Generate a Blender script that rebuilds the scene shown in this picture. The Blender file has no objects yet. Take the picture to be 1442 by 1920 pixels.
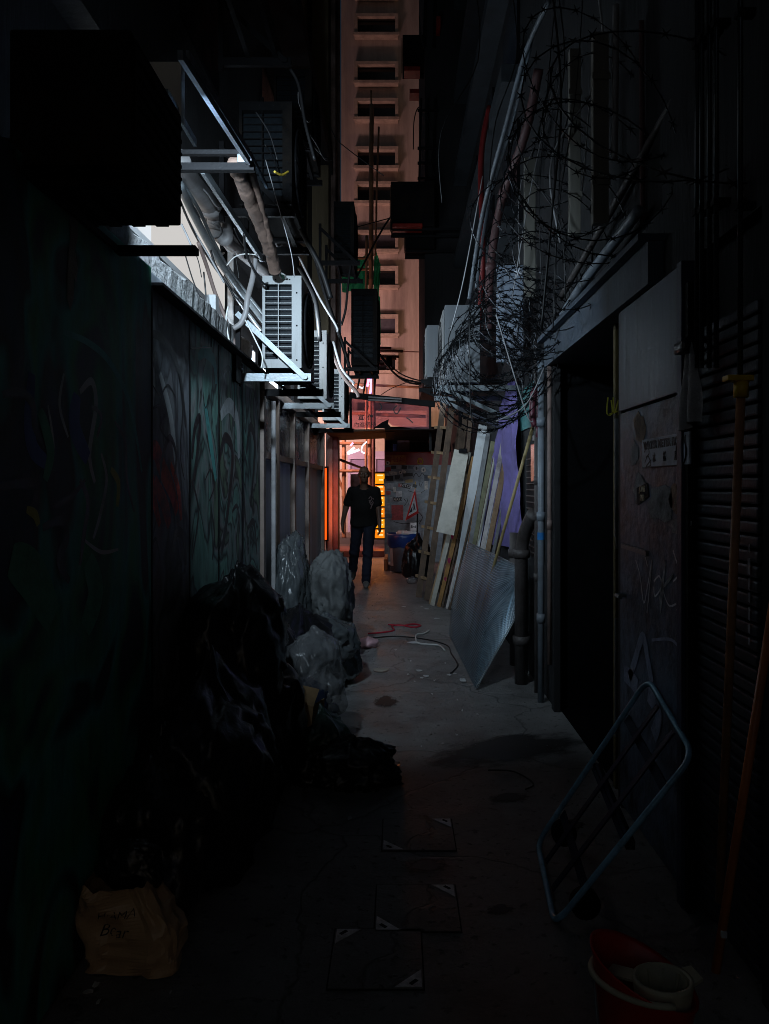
import bpy, bmesh, math, random
import numpy as np
from mathutils import Vector, Matrix, noise, Quaternion

random.seed(7)
SC = bpy.context.scene
COL = SC.collection
R = math.radians
# ---------------------------------------------------------------- camera
CX, CY, F, EYE = 746.0, 911.0, 1430.0, 1.49
cam_d = bpy.data.cameras.new('camera')
cam = bpy.data.objects.new('camera', cam_d)
COL.objects.link(cam)
cam.location = (0, 0, EYE)
cam.rotation_euler = (R(90), 0, 0)
cam_d.sensor_fit = 'AUTO'; cam_d.sensor_width = 36
cam_d.lens = F / 1920 * 36
cam_d.shift_x = -(CX - 721) / 1920
cam_d.shift_y = -(960 - CY) / 1920
cam_d.clip_start = 0.05; cam_d.clip_end = 400
SC.camera = cam
# ---------------------------------------------------------------- world, moon, exposure
w = bpy.data.worlds.new('World'); SC.world = w; w.use_nodes = True
nt = w.node_tree
sky = nt.nodes.new('ShaderNodeTexSky'); sky.sky_type = 'NISHITA'; sky.sun_disc = False
sky.sun_elevation = R(28); sky.sun_rotation = R(160)
bg = nt.nodes['Background']; nt.links.new(sky.outputs[0], bg.inputs[0]); bg.inputs[1].default_value = 0.0058
sun_d = bpy.data.lights.new('moon', 'SUN'); sun_d.energy = 0.004; sun_d.angle = R(0.5); sun_d.color = (.8, .9, 1)
sun = bpy.data.objects.new('moon', sun_d); COL.objects.link(sun)
sun.rotation_euler = (R(62), 0, R(-20))
SC.view_settings.view_transform = 'Standard'; SC.view_settings.look = 'None'
SC.view_settings.exposure = 0.0; SC.view_settings.gamma = 1.0
SC.render.engine = 'CYCLES'
SC.cycles.use_denoising = True; SC.cycles.filter_width = 0.9; SC.cycles.denoising_prefilter = 'ACCURATE'
SC.cycles.max_bounces = 6; SC.cycles.diffuse_bounces = 3; SC.cycles.glossy_bounces = 3
SC.cycles.transparent_max_bounces = 12; SC.cycles.sample_clamp_indirect = 3.0
SC.cycles.caustics_reflective = False; SC.cycles.caustics_refractive = False

# ---------------------------------------------------------------- helpers
def P(px, py, d):
    """a point seen at photo pixel (px, py) that stands d metres down the alley"""
    return Vector(((px - CX) * d / F, d, EYE + (CY - py) * d / F))
def PX(px, py, X):
    """a point on the wall plane x = X"""
    d = X * F / (px - CX)
    return Vector((X, d, EYE + (CY - py) * d / F))
def PF(px, py, z=0.0):
    """a point on the horizontal plane z"""
    d = (EYE - z) * F / (py - CY)
    return Vector(((px - CX) * d / F, d, z))

class MB:
    def __init__(s): s.v = []; s.f = []; s.m = []
    def add(s, vs, fs, mi=0):
        o = len(s.v); s.v += [Vector(v) for v in vs]
        s.f += [tuple(i + o for i in f) for f in fs]; s.m += [mi] * len(fs); return s
    def box(s, c, size, rot=None, mi=0):
        c = Vector(c); hx, hy, hz = [a / 2 for a in size]
        vs = [Vector((x, y, z)) for x in (-hx, hx) for y in (-hy, hy) for z in (-hz, hz)]
        if rot is not None: vs = [rot @ v for v in vs]
        return s.add([v + c for v in vs], [(0,1,3,2),(4,6,7,5),(0,4,5,1),(2,3,7,6),(0,2,6,4),(1,5,7,3)], mi)
    def bbox(s, a, b, mi=0):
        a, b = Vector(a), Vector(b)
        return s.box((a + b) / 2, [abs(x) for x in (b - a)], None, mi)
    def bev(s, a, b, r=.01, mi=0):
        b = Vector(b); lo = Vector([min(x, y) for x, y in zip(a, b)]); hi = Vector([max(x, y) for x, y in zip(a, b)])
        bm = bmesh.new(); bmesh.ops.create_cube(bm, size=1)
        for v in bm.verts: v.co = Vector([lo[i] + (v.co[i] + .5) * (hi[i] - lo[i]) for i in range(3)])
        bmesh.ops.bevel(bm, geom=bm.edges[:], offset=r, segments=2, affect='EDGES', profile=.6)
        bm.verts.index_update()
        s.add([v.co.copy() for v in bm.verts], [tuple(v.index for v in f.verts) for f in bm.faces], mi); bm.free(); return s
    def bar(s, p0, p1, w, h, up=(0, 0, 1), mi=0):
        p0, p1 = Vector(p0), Vector(p1); d = (p1 - p0); L = d.length; d.normalize()
        u = Vector(up); sd = d.cross(u)
        if sd.length < 1e-4: sd = d.cross(Vector((1, 0, 0)))
        sd.normalize(); u = sd.cross(d)
        rot = Matrix((sd, d, u)).transposed()
        return s.box((p0 + p1) / 2, (w, L, h), rot, mi)
    def tube(s, pts, r, n=8, mi=0, closed=False, rs=None):
        pts = [Vector(p) for p in pts]; k = len(pts); o = len(s.v)
        ref = None
        for i, p in enumerate(pts):
            if closed: t = pts[(i + 1) % k] - pts[i - 1]
            else: t = pts[min(i + 1, k - 1)] - pts[max(i - 1, 0)]
            if t.length < 1e-9: t = Vector((0, 0, 1))
            t.normalize()
            if ref is None:
                ref = Vector((0, 0, 1)) if abs(t.z) < .9 else Vector((1, 0, 0))
            a = ref - t * ref.dot(t)
            if a.length < 1e-5: a = t.orthogonal()
            a.normalize(); b = t.cross(a); ref = a
            rr = rs[i] if rs else r
            for j in range(n):
                q = 2 * math.pi * j / n
                s.v.append(p + (a * math.cos(q) + b * math.sin(q)) * rr)
        for i in range(k if closed else k - 1):
            i2 = (i + 1) % k
            for j in range(n):
                j2 = (j + 1) % n
                s.f.append((o + i * n + j, o + i * n + j2, o + i2 * n + j2, o + i2 * n + j)); s.m.append(mi)
        if not closed:
            s.f.append(tuple(o + j for j in range(n))[::-1]); s.f.append(tuple(o + (k - 1) * n + j for j in range(n))); s.m += [mi, mi]
        return s
    def lathe(s, prof, c=(0, 0, 0), n=24, mi=0, sx=1, sy=1):
        c = Vector(c); o = len(s.v); k = len(prof)
        for r, z in prof:
            for j in range(n):
                q = 2 * math.pi * j / n; s.v.append(c + Vector((r * sx * math.cos(q), r * sy * math.sin(q), z)))
        for i in range(k - 1):
            for j in range(n):
                j2 = (j + 1) % n
                s.f.append((o + i * n + j, o + i * n + j2, o + (i + 1) * n + j2, o + (i + 1) * n + j)); s.m.append(mi)
        return s
    def prism(s, poly, ext, mi=0):
        """extrude a 3D polygon by a vector"""
        poly = [Vector(p) for p in poly]; ext = Vector(ext); n = len(poly); o = len(s.v)
        s.v += poly + [p + ext for p in poly]
        s.f.append(tuple(o + i for i in range(n))); s.f.append(tuple(o + n + i for i in reversed(range(n)))); s.m += [mi, mi]
        for i in range(n):
            j = (i + 1) % n; s.f.append((o + i, o + n + i, o + n + j, o + j)); s.m.append(mi)
        return s
    def ribbon(s, pts, w, nrm, mi=0):
        """a flat stroke of paint lying on a surface with normal nrm"""
        pts = [Vector(p) for p in pts]; nrm = Vector(nrm); o = len(s.v); k = len(pts)
        for i, p in enumerate(pts):
            t = (pts[min(i + 1, k - 1)] - pts[max(i - 1, 0)]); sd = t.cross(nrm)
            if sd.length < 1e-9: sd = Vector((0, 0, 1))
            sd.normalize(); ww = (w[i] if isinstance(w, (list, tuple)) else w) / 2
            s.v += [p + sd * ww, p - sd * ww]
        for i in range(k - 1):
            s.f.append((o + 2 * i, o + 2 * i + 1, o + 2 * i + 3, o + 2 * i + 2)); s.m.append(mi)
        return s
    def build(s, name, mat, parent=None, smooth=False, base=None, autosmooth=False):
        me = bpy.data.meshes.new(name)
        if parent is not None:
            root = parent
            while root.parent is not None: root = root.parent
            b = root.location
        elif base is not None: b = Vector(base)
        else:
            xs = [v.x for v in s.v]; ys = [v.y for v in s.v]; zs = [v.z for v in s.v]
            b = Vector(((min(xs) + max(xs)) / 2, (min(ys) + max(ys)) / 2, min(zs)))
        me.from_pydata([tuple(v - b) for v in s.v], [], s.f)
        mats = mat if isinstance(mat, (list, tuple)) else [mat]
        for m in mats: me.materials.append(m)
        if len(mats) > 1: me.polygons.foreach_set('material_index', s.m)
        if smooth: me.polygons.foreach_set('use_smooth', [True] * len(me.polygons))
        me.update()
        bm = bmesh.new(); bm.from_mesh(me); bmesh.ops.recalc_face_normals(bm, faces=bm.faces[:]); bm.to_mesh(me); bm.free()
        o = bpy.data.objects.new(name, me); COL.objects.link(o)
        if parent is not None: o.parent = parent
        else: o.location = b
        return o

def tag(o, label=None, cat=None, group=None, kind=None):
    if label: o['label'] = label
    if cat: o['category'] = cat
    if group: o['group'] = group
    if kind: o['kind'] = kind
    return o
def thing(name, label, cat, loc=(0, 0, 0), group=None):
    o = bpy.data.objects.new(name, None); o.empty_display_size = .1; COL.objects.link(o); o.location = loc
    return tag(o, label, cat, group)
def copy_tree(o, parent=None):
    c = o.copy(); COL.objects.link(c); c.parent = parent
    for ch in list(o.children): copy_tree(ch, c)
    return c
def place(proto, used, loc, rz, label, group=None, scale=None):
    o = proto if not used[0] else copy_tree(proto)
    used[0] = True
    o.location = loc; o.rotation_euler = (0, 0, rz); o['label'] = label
    if scale: o.scale = scale
    if group: o['group'] = group
    return o
def spline(pts, k=6):
    """Catmull-Rom through the points"""
    pts = [Vector(p) for p in pts]; out = []
    for i in range(len(pts) - 1):
        p0 = pts[max(i - 1, 0)]; p1 = pts[i]; p2 = pts[i + 1]; p3 = pts[min(i + 2, len(pts) - 1)]
        for j in range(k):
            t = j / k
            out.append(.5 * ((2 * p1) + (p2 - p0) * t + (2 * p0 - 5 * p1 + 4 * p2 - p3) * t * t + (3 * p1 - p0 - 3 * p2 + p3) * t ** 3))
    out.append(pts[-1]); return out
def sag(a, b, drop, k=14):
    a, b = Vector(a), Vector(b)
    return [a.lerp(b, i / k) - Vector((0, 0, drop * 4 * (i / k) * (1 - i / k))) for i in range(k + 1)]
WALL_R = Matrix(((0, 0, -1), (-1, 0, 0), (0, 1, 0)))   # text on a wall that faces -X
WALL_L = Matrix(((0, 0, 1), (1, 0, 0), (0, 1, 0)))     # text on a wall that faces +X
FRONT = Matrix(((1, 0, 0), (0, 0, -1), (0, 1, 0)))     # text on a face that looks at the camera
FLAT = Matrix.Identity(3)
def lettering(name, txt, size, loc, rot, mat, parent=None, sx=1.0, ext=.0008, shear=0, bold=0.0, align='CENTER'):
    cu = bpy.data.curves.new(name, 'FONT'); cu.body = txt; cu.size = size; cu.align_x = align; cu.align_y = 'CENTER'
    cu.extrude = ext; cu.shear = shear; cu.offset = bold; cu.resolution_u = 3
    t = bpy.data.objects.new(name + '_tmp', cu); COL.objects.link(t)
    dg = bpy.context.evaluated_depsgraph_get()
    me = bpy.data.meshes.new_from_object(t.evaluated_get(dg)); me.name = name
    bpy.data.objects.remove(t); bpy.data.curves.remove(cu)
    root = parent
    b = Vector((0, 0, 0))
    if root is not None:
        while root.parent is not None: root = root.parent
        b = root.location
    mm = Matrix.Translation(Vector(loc) - b) @ rot.to_4x4() @ Matrix.Diagonal((sx, 1, 1, 1))
    me.transform(mm); me.materials.clear(); me.materials.append(mat)
    o = bpy.data.objects.new(name, me); COL.objects.link(o); o.parent = parent
    return o

# ---------------------------------------------------------------- materials
MATS = {}
def M(name, col, rough=.75, metal=0.0, var=.25, scale=6.0, bump=.25, bscale=60.0, dirt=None, damt=.5, dscale=2.2, dlo=.45, streak=False, spec=.5, coat=0.0, trans=0.0, emit=None, estr=0.0, alpha=1.0, rvar=.15):
    m = bpy.data.materials.new(name); m.use_nodes = True; MATS[name] = m
    n = m.node_tree; L = n.links; b = n.nodes['Principled BSDF']
    tc = n.nodes.new('ShaderNodeTexCoord'); mp = n.nodes.new('ShaderNodeMapping')
    L.new(tc.outputs['Object'], mp.inputs[0])
    if streak: mp.inputs['Scale'].default_value = (1, 1, .12)
    n1 = n.nodes.new('ShaderNodeTexNoise'); n1.inputs['Scale'].default_value = scale; n1.inputs['Detail'].default_value = 6; n1.inputs['Roughness'].default_value = .65
    L.new(mp.outputs[0], n1.inputs['Vector'])
    cr = n.nodes.new('ShaderNodeValToRGB')
    c0 = [max(0, c * (1 - var)) for c in col]; c1 = [min(1, c * (1 + var)) for c in col]
    cr.color_ramp.elements[0].position = .3; cr.color_ramp.elements[1].position = .7
    cr.color_ramp.elements[0].color = (*c0, 1); cr.color_ramp.elements[1].color = (*c1, 1)
    L.new(n1.outputs['Fac'], cr.inputs[0]); out = cr.outputs[0]
    if dirt:
        n2 = n.nodes.new('ShaderNodeTexNoise'); n2.inputs['Scale'].default_value = dscale; n2.inputs['Detail'].default_value = 9; n2.inputs['Roughness'].default_value = .72
        L.new(mp.outputs[0], n2.inputs['Vector'])
        r2 = n.nodes.new('ShaderNodeValToRGB'); r2.color_ramp.elements[0].position = dlo; r2.color_ramp.elements[1].position = min(1, dlo + .22)
        r2.color_ramp.elements[0].color = (0, 0, 0, 1); r2.color_ramp.elements[1].color = (damt,) * 3 + (1,)
        L.new(n2.outputs['Fac'], r2.inputs[0])
        mx = n.nodes.new('ShaderNodeMix'); mx.data_type = 'RGBA'
        L.new(r2.outputs[0], mx.inputs[0]); L.new(out, mx.inputs[6]); mx.inputs[7].default_value = (*dirt, 1); out = mx.outputs[2]
    L.new(out, b.inputs['Base Color'])
    mr = n.nodes.new('ShaderNodeMapRange'); mr.inputs[3].default_value = max(.02, rough - rvar); mr.inputs[4].default_value = min(1, rough + rvar)
    L.new(n1.outputs['Fac'], mr.inputs[0]); L.new(mr.outputs[0], b.inputs['Roughness'])
    b.inputs['Metallic'].default_value = metal; b.inputs['Specular IOR Level'].default_value = spec
    b.inputs['Coat Weight'].default_value = coat; b.inputs['Transmission Weight'].default_value = trans; b.inputs['Alpha'].default_value = alpha
    if bump:
        n3 = n.nodes.new('ShaderNodeTexNoise'); n3.inputs['Scale'].default_value = bscale; n3.inputs['Detail'].default_value = 5
        L.new(mp.outputs[0], n3.inputs['Vector'])
        bp = n.nodes.new('ShaderNodeBump'); bp.inputs['Strength'].default_value = bump; bp.inputs['Distance'].default_value = .01
        L.new(n3.outputs['Fac'], bp.inputs['Height']); L.new(bp.outputs[0], b.inputs['Normal'])
    if emit:
        b.inputs['Emission Color'].default_value = (*emit, 1); b.inputs['Emission Strength'].default_value = estr
    return m
def glow(name, col, s):
    m = bpy.data.materials.new(name); m.use_nodes = True; n = m.node_tree
    n.nodes.remove(n.nodes['Principled BSDF']); e = n.nodes.new('ShaderNodeEmission')
    e.inputs[0].default_value = (*col, 1); e.inputs[1].default_value = s
    n.links.new(e.outputs[0], n.nodes['Material Output'].inputs[0]); return m
def area(name, loc, direction, sx, sy, power, col, parent=None, spread=180):
    l = bpy.data.lights.new(name, 'AREA'); l.shape = 'RECTANGLE'; l.size = sx; l.size_y = sy; l.energy = power; l.color = col; l.spread = R(spread)
    o = bpy.data.objects.new(name, l); COL.objects.link(o)
    o.rotation_euler = Vector(direction).to_track_quat('-Z', 'Y').to_euler()
    loc = Vector(loc)
    if parent is not None: o.parent = parent; loc = loc - parent.location
    o.location = loc
    return o
# ---- palette
def floor_mat():
    m = M('alley_concrete', (.25, .247, .243), .5, var=.32, scale=3.5, bump=0, dirt=(.07, .068, .065), damt=.85, dscale=1.3, dlo=.48, rvar=.34)
    n = m.node_tree; L = n.links; b = n.nodes['Principled BSDF']; tc = n.nodes.new('ShaderNodeTexCoord')
    base = b.inputs['Base Color'].links[0].from_socket
    wn = n.nodes.new('ShaderNodeTexNoise'); wn.inputs['Scale'].default_value = 2.5; wn.inputs['Detail'].default_value = 4; L.new(tc.outputs['Object'], wn.inputs['Vector'])
    wa = n.nodes.new('ShaderNodeVectorMath'); wa.operation = 'MULTIPLY_ADD'; wa.inputs[1].default_value = (.5, .5, 0); L.new(wn.outputs['Color'], wa.inputs[0]); L.new(tc.outputs['Object'], wa.inputs[2])
    vo = n.nodes.new('ShaderNodeTexVoronoi'); vo.feature = 'DISTANCE_TO_EDGE'; vo.inputs['Scale'].default_value = .85; L.new(wa.outputs[0], vo.inputs['Vector'])
    cr = n.nodes.new('ShaderNodeMapRange'); cr.inputs[1].default_value = .0; cr.inputs[2].default_value = .009; cr.inputs[3].default_value = .5; cr.inputs[4].default_value = 0; L.new(vo.outputs['Distance'], cr.inputs[0])
    sp = n.nodes.new('ShaderNodeTexNoise'); sp.inputs['Scale'].default_value = 26; sp.inputs['Detail'].default_value = 5; L.new(tc.outputs['Object'], sp.inputs['Vector'])
    sr = n.nodes.new('ShaderNodeMapRange'); sr.inputs[1].default_value = .60; sr.inputs[2].default_value = .70; sr.inputs[4].default_value = .6; L.new(sp.outputs['Fac'], sr.inputs[0])
    mx_ = n.nodes.new('ShaderNodeMath'); mx_.operation = 'MAXIMUM'; L.new(cr.outputs[0], mx_.inputs[0]); L.new(sr.outputs[0], mx_.inputs[1])
    mx = n.nodes.new('ShaderNodeMix'); mx.data_type = 'RGBA'; L.new(mx_.outputs[0], mx.inputs[0]); L.new(base, mx.inputs[6]); mx.inputs[7].default_value = (.045, .043, .042, 1); L.new(mx.outputs[2], b.inputs['Base Color'])
    f1 = n.nodes.new('ShaderNodeTexNoise'); f1.inputs['Scale'].default_value = 38; f1.inputs['Detail'].default_value = 9; f1.inputs['Roughness'].default_value = .7; L.new(tc.outputs['Object'], f1.inputs['Vector'])
    f2 = n.nodes.new('ShaderNodeMath'); f2.operation = 'SUBTRACT'; L.new(f1.outputs['Fac'], f2.inputs[0]); L.new(mx_.outputs[0], f2.inputs[1])
    bp = n.nodes.new('ShaderNodeBump'); bp.inputs['Strength'].default_value = .75; bp.inputs['Distance'].default_value = .02; L.new(f2.outputs[0], bp.inputs['Height']); L.new(bp.outputs[0], b.inputs['Normal'])
    return m
concrete = floor_mat()
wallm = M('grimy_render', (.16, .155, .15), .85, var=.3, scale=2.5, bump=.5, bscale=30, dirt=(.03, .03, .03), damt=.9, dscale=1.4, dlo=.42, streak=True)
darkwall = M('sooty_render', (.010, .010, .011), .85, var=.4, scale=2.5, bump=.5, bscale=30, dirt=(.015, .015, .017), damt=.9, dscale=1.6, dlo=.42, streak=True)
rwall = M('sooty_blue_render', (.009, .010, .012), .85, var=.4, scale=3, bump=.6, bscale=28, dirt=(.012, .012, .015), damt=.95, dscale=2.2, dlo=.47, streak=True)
bare = M('rough_cement', (.28, .28, .28), .9, var=.35, scale=9, bump=1.0, bscale=35, dirt=(.06, .055, .05), damt=.8, dscale=5)
facade = M('tower_render', (.46, .38, .34), .85, var=.22, scale=1.6, bump=.6, bscale=14, dirt=(.17, .13, .12), damt=.75, dscale=.9, dlo=.44, streak=True)
frame_f = M('tower_window_surround', (.45, .36, .30), .85, var=.2, scale=5, bump=.4, bscale=14, dirt=(.2, .15, .13), damt=.6, dscale=2)
blackpane = M('unlit_glass', (.008, .008, .010), .15, var=.1, bump=0)
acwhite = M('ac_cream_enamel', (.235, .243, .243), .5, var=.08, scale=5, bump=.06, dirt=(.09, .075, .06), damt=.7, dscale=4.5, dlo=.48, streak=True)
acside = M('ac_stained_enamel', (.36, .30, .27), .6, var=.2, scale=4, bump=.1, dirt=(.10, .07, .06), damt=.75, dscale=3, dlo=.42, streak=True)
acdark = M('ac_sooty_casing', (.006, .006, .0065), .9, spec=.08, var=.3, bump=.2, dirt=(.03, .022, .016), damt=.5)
coilm = M('ac_coil_fins', (.004, .007, .010), .6, spec=.2, metal=.1, var=.5, scale=40, bump=.2)
galv = M('galvanised_steel', (.20, .225, .24), .45, metal=.45, var=.2, scale=14, bump=.12, dirt=(.18, .12, .08), damt=.5, dscale=6, dlo=.55)
rust = M('rusty_steel', (.12, .07, .045), .8, metal=.2, var=.5, scale=9, bump=.5, dirt=(.03, .018, .012), damt=.8, dscale=4)
blacksteel = M('black_steel', (.007, .007, .008), .7, spec=.15, var=.3, bump=.2)
pvc = M('grey_pvc', (.27, .26, .262), .5, var=.15, scale=6, bump=.05, dirt=(.12, .10, .09), damt=.7, dscale=3.5, dlo=.46)
brownpipe = M('painted_drain_pipe', (.24, .17, .15), .6, var=.3, scale=5, bump=.25, dirt=(.06, .04, .035), damt=.7, dscale=4)
cablem = M('black_cable', (.012, .012, .013), .5, var=.2, bump=0)
cableg = M('grey_cable', (.33, .33, .34), .45, var=.2, bump=0, dirt=(.1, .09, .08), damt=.6)
cablew = M('white_cable', (.62, .62, .60), .4, var=.1, bump=0)
wrapm = M('foil_lagging', (.22, .145, .115), .6, var=.45, scale=10, bump=.8, bscale=22, dirt=(.08, .05, .035), damt=.75, dscale=5)
woodd = M('dark_timber', (.13, .085, .058), .8, var=.4, scale=7, bump=.5, bscale=30, dirt=(.04, .028, .02), damt=.7, dscale=4)
woodl = M('pale_timber', (.38, .25, .14), .75, var=.3, scale=7, bump=.4, bscale=30, dirt=(.14, .08, .045), damt=.7, dscale=4)
woodo = M('orange_timber', (.34, .18, .06), .7, var=.35, scale=7, bump=.4, bscale=30, dirt=(.12, .05, .02), damt=.7, dscale=4)
whitep = M('white_laminate', (.60, .63, .65), .45, var=.08, bump=.05, dirt=(.25, .22, .2), damt=.6, dscale=3, dlo=.52)
creamp = M('cream_board', (.48, .46, .40), .7, var=.15, bump=.15, dirt=(.22, .19, .15), damt=.7, dscale=4, dlo=.48)
peelp = M('peeling_white_paint', (.58, .54, .52), .7, var=.15, bump=.6, bscale=25, dirt=(.16, .10, .07), damt=.95, dscale=7, dlo=.5)
greenp = M('olive_board', (.24, .24, .14), .7, var=.3, bump=.2, dirt=(.08, .07, .04), damt=.7, dscale=4)
greyp = M('grey_board', (.22, .23, .24), .7, var=.2, bump=.2, dirt=(.08, .07, .07), damt=.7, dscale=4)
blackbag = M('black_bin_liner', (.006, .006, .007), .32, var=.2, bump=.35, bscale=35, spec=.55)

# ================================================================ the setting
def sheet(x0, x1, y0, y1, z, nx, ny, amp=.0):
    m = MB(); vs = []; fs = []
    for j in range(ny + 1):
        for i in range(nx + 1):
            x = x0 + (x1 - x0) * i / nx; y = y0 + (y1 - y0) * j / ny
            vs.append((x, y, z + (noise.noise(Vector((x * .9, y * .9, 0))) * amp if amp else 0)))
    for j in range(ny):
        for i in range(nx):
            a = j * (nx + 1) + i; fs.append((a, a + 1, a + nx + 2, a + nx + 1))
    return m.add(vs, fs)
tag(sheet(-40, 40, -12, 17.2, 0, 80, 60, .0).build('ground', concrete, base=(0, 0, 0)), kind='structure')
asphalt = M('street_asphalt', (.05, .05, .052), .55, var=.3, scale=20, bump=.5, bscale=90)
tag(MB().bbox((-60, 19.4, -.15), (60, 150, -.11)).build('road', asphalt), kind='structure')
paving = M('street_paving', (.20, .15, .13), .5, var=.3, scale=5, bump=.3, dirt=(.07, .05, .045), damt=.8, dscale=1.5)
pv = MB()
pv.bbox((-40, 17.2, -.2), (40, 19.39, .004)); tag(pv.build('pavement', paving), kind='structure')
pv2 = MB(); pv2.bbox((-40, 23.6, -.2), (40, 26, .02)); tag(pv2.build('pavement', paving), kind='structure')

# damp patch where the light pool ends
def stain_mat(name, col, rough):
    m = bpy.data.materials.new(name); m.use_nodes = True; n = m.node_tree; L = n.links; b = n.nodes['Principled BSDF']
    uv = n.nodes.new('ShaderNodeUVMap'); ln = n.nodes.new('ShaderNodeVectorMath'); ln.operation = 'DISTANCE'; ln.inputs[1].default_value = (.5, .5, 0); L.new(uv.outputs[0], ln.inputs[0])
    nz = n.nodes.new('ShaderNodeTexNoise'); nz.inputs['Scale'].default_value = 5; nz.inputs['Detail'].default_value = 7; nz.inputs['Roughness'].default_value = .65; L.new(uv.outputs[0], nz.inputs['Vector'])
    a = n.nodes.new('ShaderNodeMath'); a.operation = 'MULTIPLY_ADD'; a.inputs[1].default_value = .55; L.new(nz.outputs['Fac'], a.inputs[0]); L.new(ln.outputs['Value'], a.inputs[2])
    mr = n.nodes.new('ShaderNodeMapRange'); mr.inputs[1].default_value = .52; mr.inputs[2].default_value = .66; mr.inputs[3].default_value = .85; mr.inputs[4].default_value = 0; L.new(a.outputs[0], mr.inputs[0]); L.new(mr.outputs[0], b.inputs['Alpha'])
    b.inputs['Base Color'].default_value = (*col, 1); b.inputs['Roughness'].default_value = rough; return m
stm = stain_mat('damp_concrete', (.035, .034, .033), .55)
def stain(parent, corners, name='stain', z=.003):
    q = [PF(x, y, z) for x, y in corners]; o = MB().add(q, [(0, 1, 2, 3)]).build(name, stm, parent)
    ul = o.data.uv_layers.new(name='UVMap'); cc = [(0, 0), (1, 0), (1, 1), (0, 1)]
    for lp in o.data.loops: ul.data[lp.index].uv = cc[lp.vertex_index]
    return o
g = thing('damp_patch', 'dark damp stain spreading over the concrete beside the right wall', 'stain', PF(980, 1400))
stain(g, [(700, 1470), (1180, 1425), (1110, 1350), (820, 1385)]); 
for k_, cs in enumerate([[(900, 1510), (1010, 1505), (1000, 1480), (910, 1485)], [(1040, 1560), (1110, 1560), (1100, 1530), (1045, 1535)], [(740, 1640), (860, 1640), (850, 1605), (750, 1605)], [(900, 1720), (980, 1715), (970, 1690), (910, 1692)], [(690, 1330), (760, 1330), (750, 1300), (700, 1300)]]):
    sg_ = thing('floor_blotch', ['dark blotch on the floor near the thin wire curl', 'dark blotch on the floor beside the blue trolley', 'dark blotch between the far and middle floor covers', 'oval dark spot right of the middle floor cover', 'dark blotch by the foot of the rubbish heap'][k_], 'stain', PF(*cs[0]), 'dark blotches on the alley floor'); stain(sg_, cs, z=.0042)

# ---------------------------------------------------------------- building on the left
lb = thing('left_building', 'soot-dark old building along the left of the alley with pipes and lit transom', 'building', (-1.2, 6, 0))
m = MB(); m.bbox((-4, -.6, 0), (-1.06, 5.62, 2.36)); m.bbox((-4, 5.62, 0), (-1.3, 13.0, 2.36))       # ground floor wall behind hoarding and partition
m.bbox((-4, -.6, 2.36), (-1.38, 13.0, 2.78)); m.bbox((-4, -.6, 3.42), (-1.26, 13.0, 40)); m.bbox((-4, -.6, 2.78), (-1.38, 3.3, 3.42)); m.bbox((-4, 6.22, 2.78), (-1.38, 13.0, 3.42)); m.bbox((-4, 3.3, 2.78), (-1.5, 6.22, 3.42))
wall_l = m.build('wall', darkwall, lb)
# sloping cement sill above the hoarding
m = MB(); n = 110
vs = []; fs = []
for i in range(n + 1):
    y = 2.5 + (5.55 - 2.5) * i / n
    a = noise.noise(Vector((y * 3, 0, 0))) * .03 + noise.noise(Vector((y * 9, 0, 0))) * .016; b2 = noise.noise(Vector((y * 7, 3, 0))) * .015 + noise.noise(Vector((y * 14, 3, 0))) * .010
    vs += [(-1.375, y, 2.37), (-1.06 + b2, y, 2.372), (-1.05 + b2, y, 2.50 + a), (-1.20 + b2, y, 2.60 + a), (-1.375, y, 2.66 + b2)]
for i in range(n):
    for k in range(4):
        fs.append((i * 5 + k, i * 5 + k + 1, i * 5 + k + 6, i * 5 + k + 5))
m.add(vs, fs); m.build('sill', bare, lb)
m = MB()
for z in (6.2, 9.2, 12.2, 15.2):
    m.bbox((-1.26, -.5, z), (-.98, 12.9, z + .22))
m.build('ledge', darkwall, lb)
oliv = M('old_ochre_render', (.20, .16, .10), .85, var=.3, scale=3, bump=.4, dirt=(.05, .04, .03), damt=.8, dscale=2, streak=True)
m = MB(); m.bbox((-1.26, 11.2, 3.4), (-1.02, 12.99, 38)); m.build('corner_pier', oliv, lb)
m = MB(); m.tube([(-.98, 12.6, 3.4), (-.98, 12.6, 38)], .03, 8); m.tube([(-.985, 11.6, 3.4), (-.985, 11.6, 38)], .045, 8); m.build('drain_pipe', brownpipe, lb)
# lit transom: frosted panes behind the pipes
lit = glow('lit_frosted_pane', (1.0, .97, .94), .62)
pale = M('white_reveal', (.66, .66, .66), .6, var=.1, bump=.1)
fr = MB(); fr.bbox((-1.38, 3.3, 2.78), (-1.34, 6.22, 2.815)); fr.bbox((-1.38, 3.3, 3.385), (-1.34, 6.22, 3.419)); fr.bbox((-1.38, 6.18, 2.815), (-1.34, 6.22, 3.385))
tr = fr.build('transom_frame', pale, lb)
pn = MB()
def pane(y0, y1):
    q = [(-1.40, y0, 2.80), (-1.40, y1 - .18, 2.80), (-1.40, y1 - .03, 2.86), (-1.40, y1, 2.96), (-1.40, y1, 3.12), (-1.40, y1 - .06, 3.24), (-1.40, y1 - .18, 3.38), (-1.40, y0, 3.40)]
    return MB().prism(q, (-.012, 0, 0))
pane(4.35, 6.17).build('pane', lit, tr)
glare = glow('lit_clear_pane', (.86, .93, 1.0), .9)
MB().bbox((-1.41, 3.35, 2.82), (-1.40, 4.33, 3.30)).build('pane', glare, tr)
lowlit = glow('lit_low_pane', (.70, .86, 1.0), 15.0)
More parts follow.
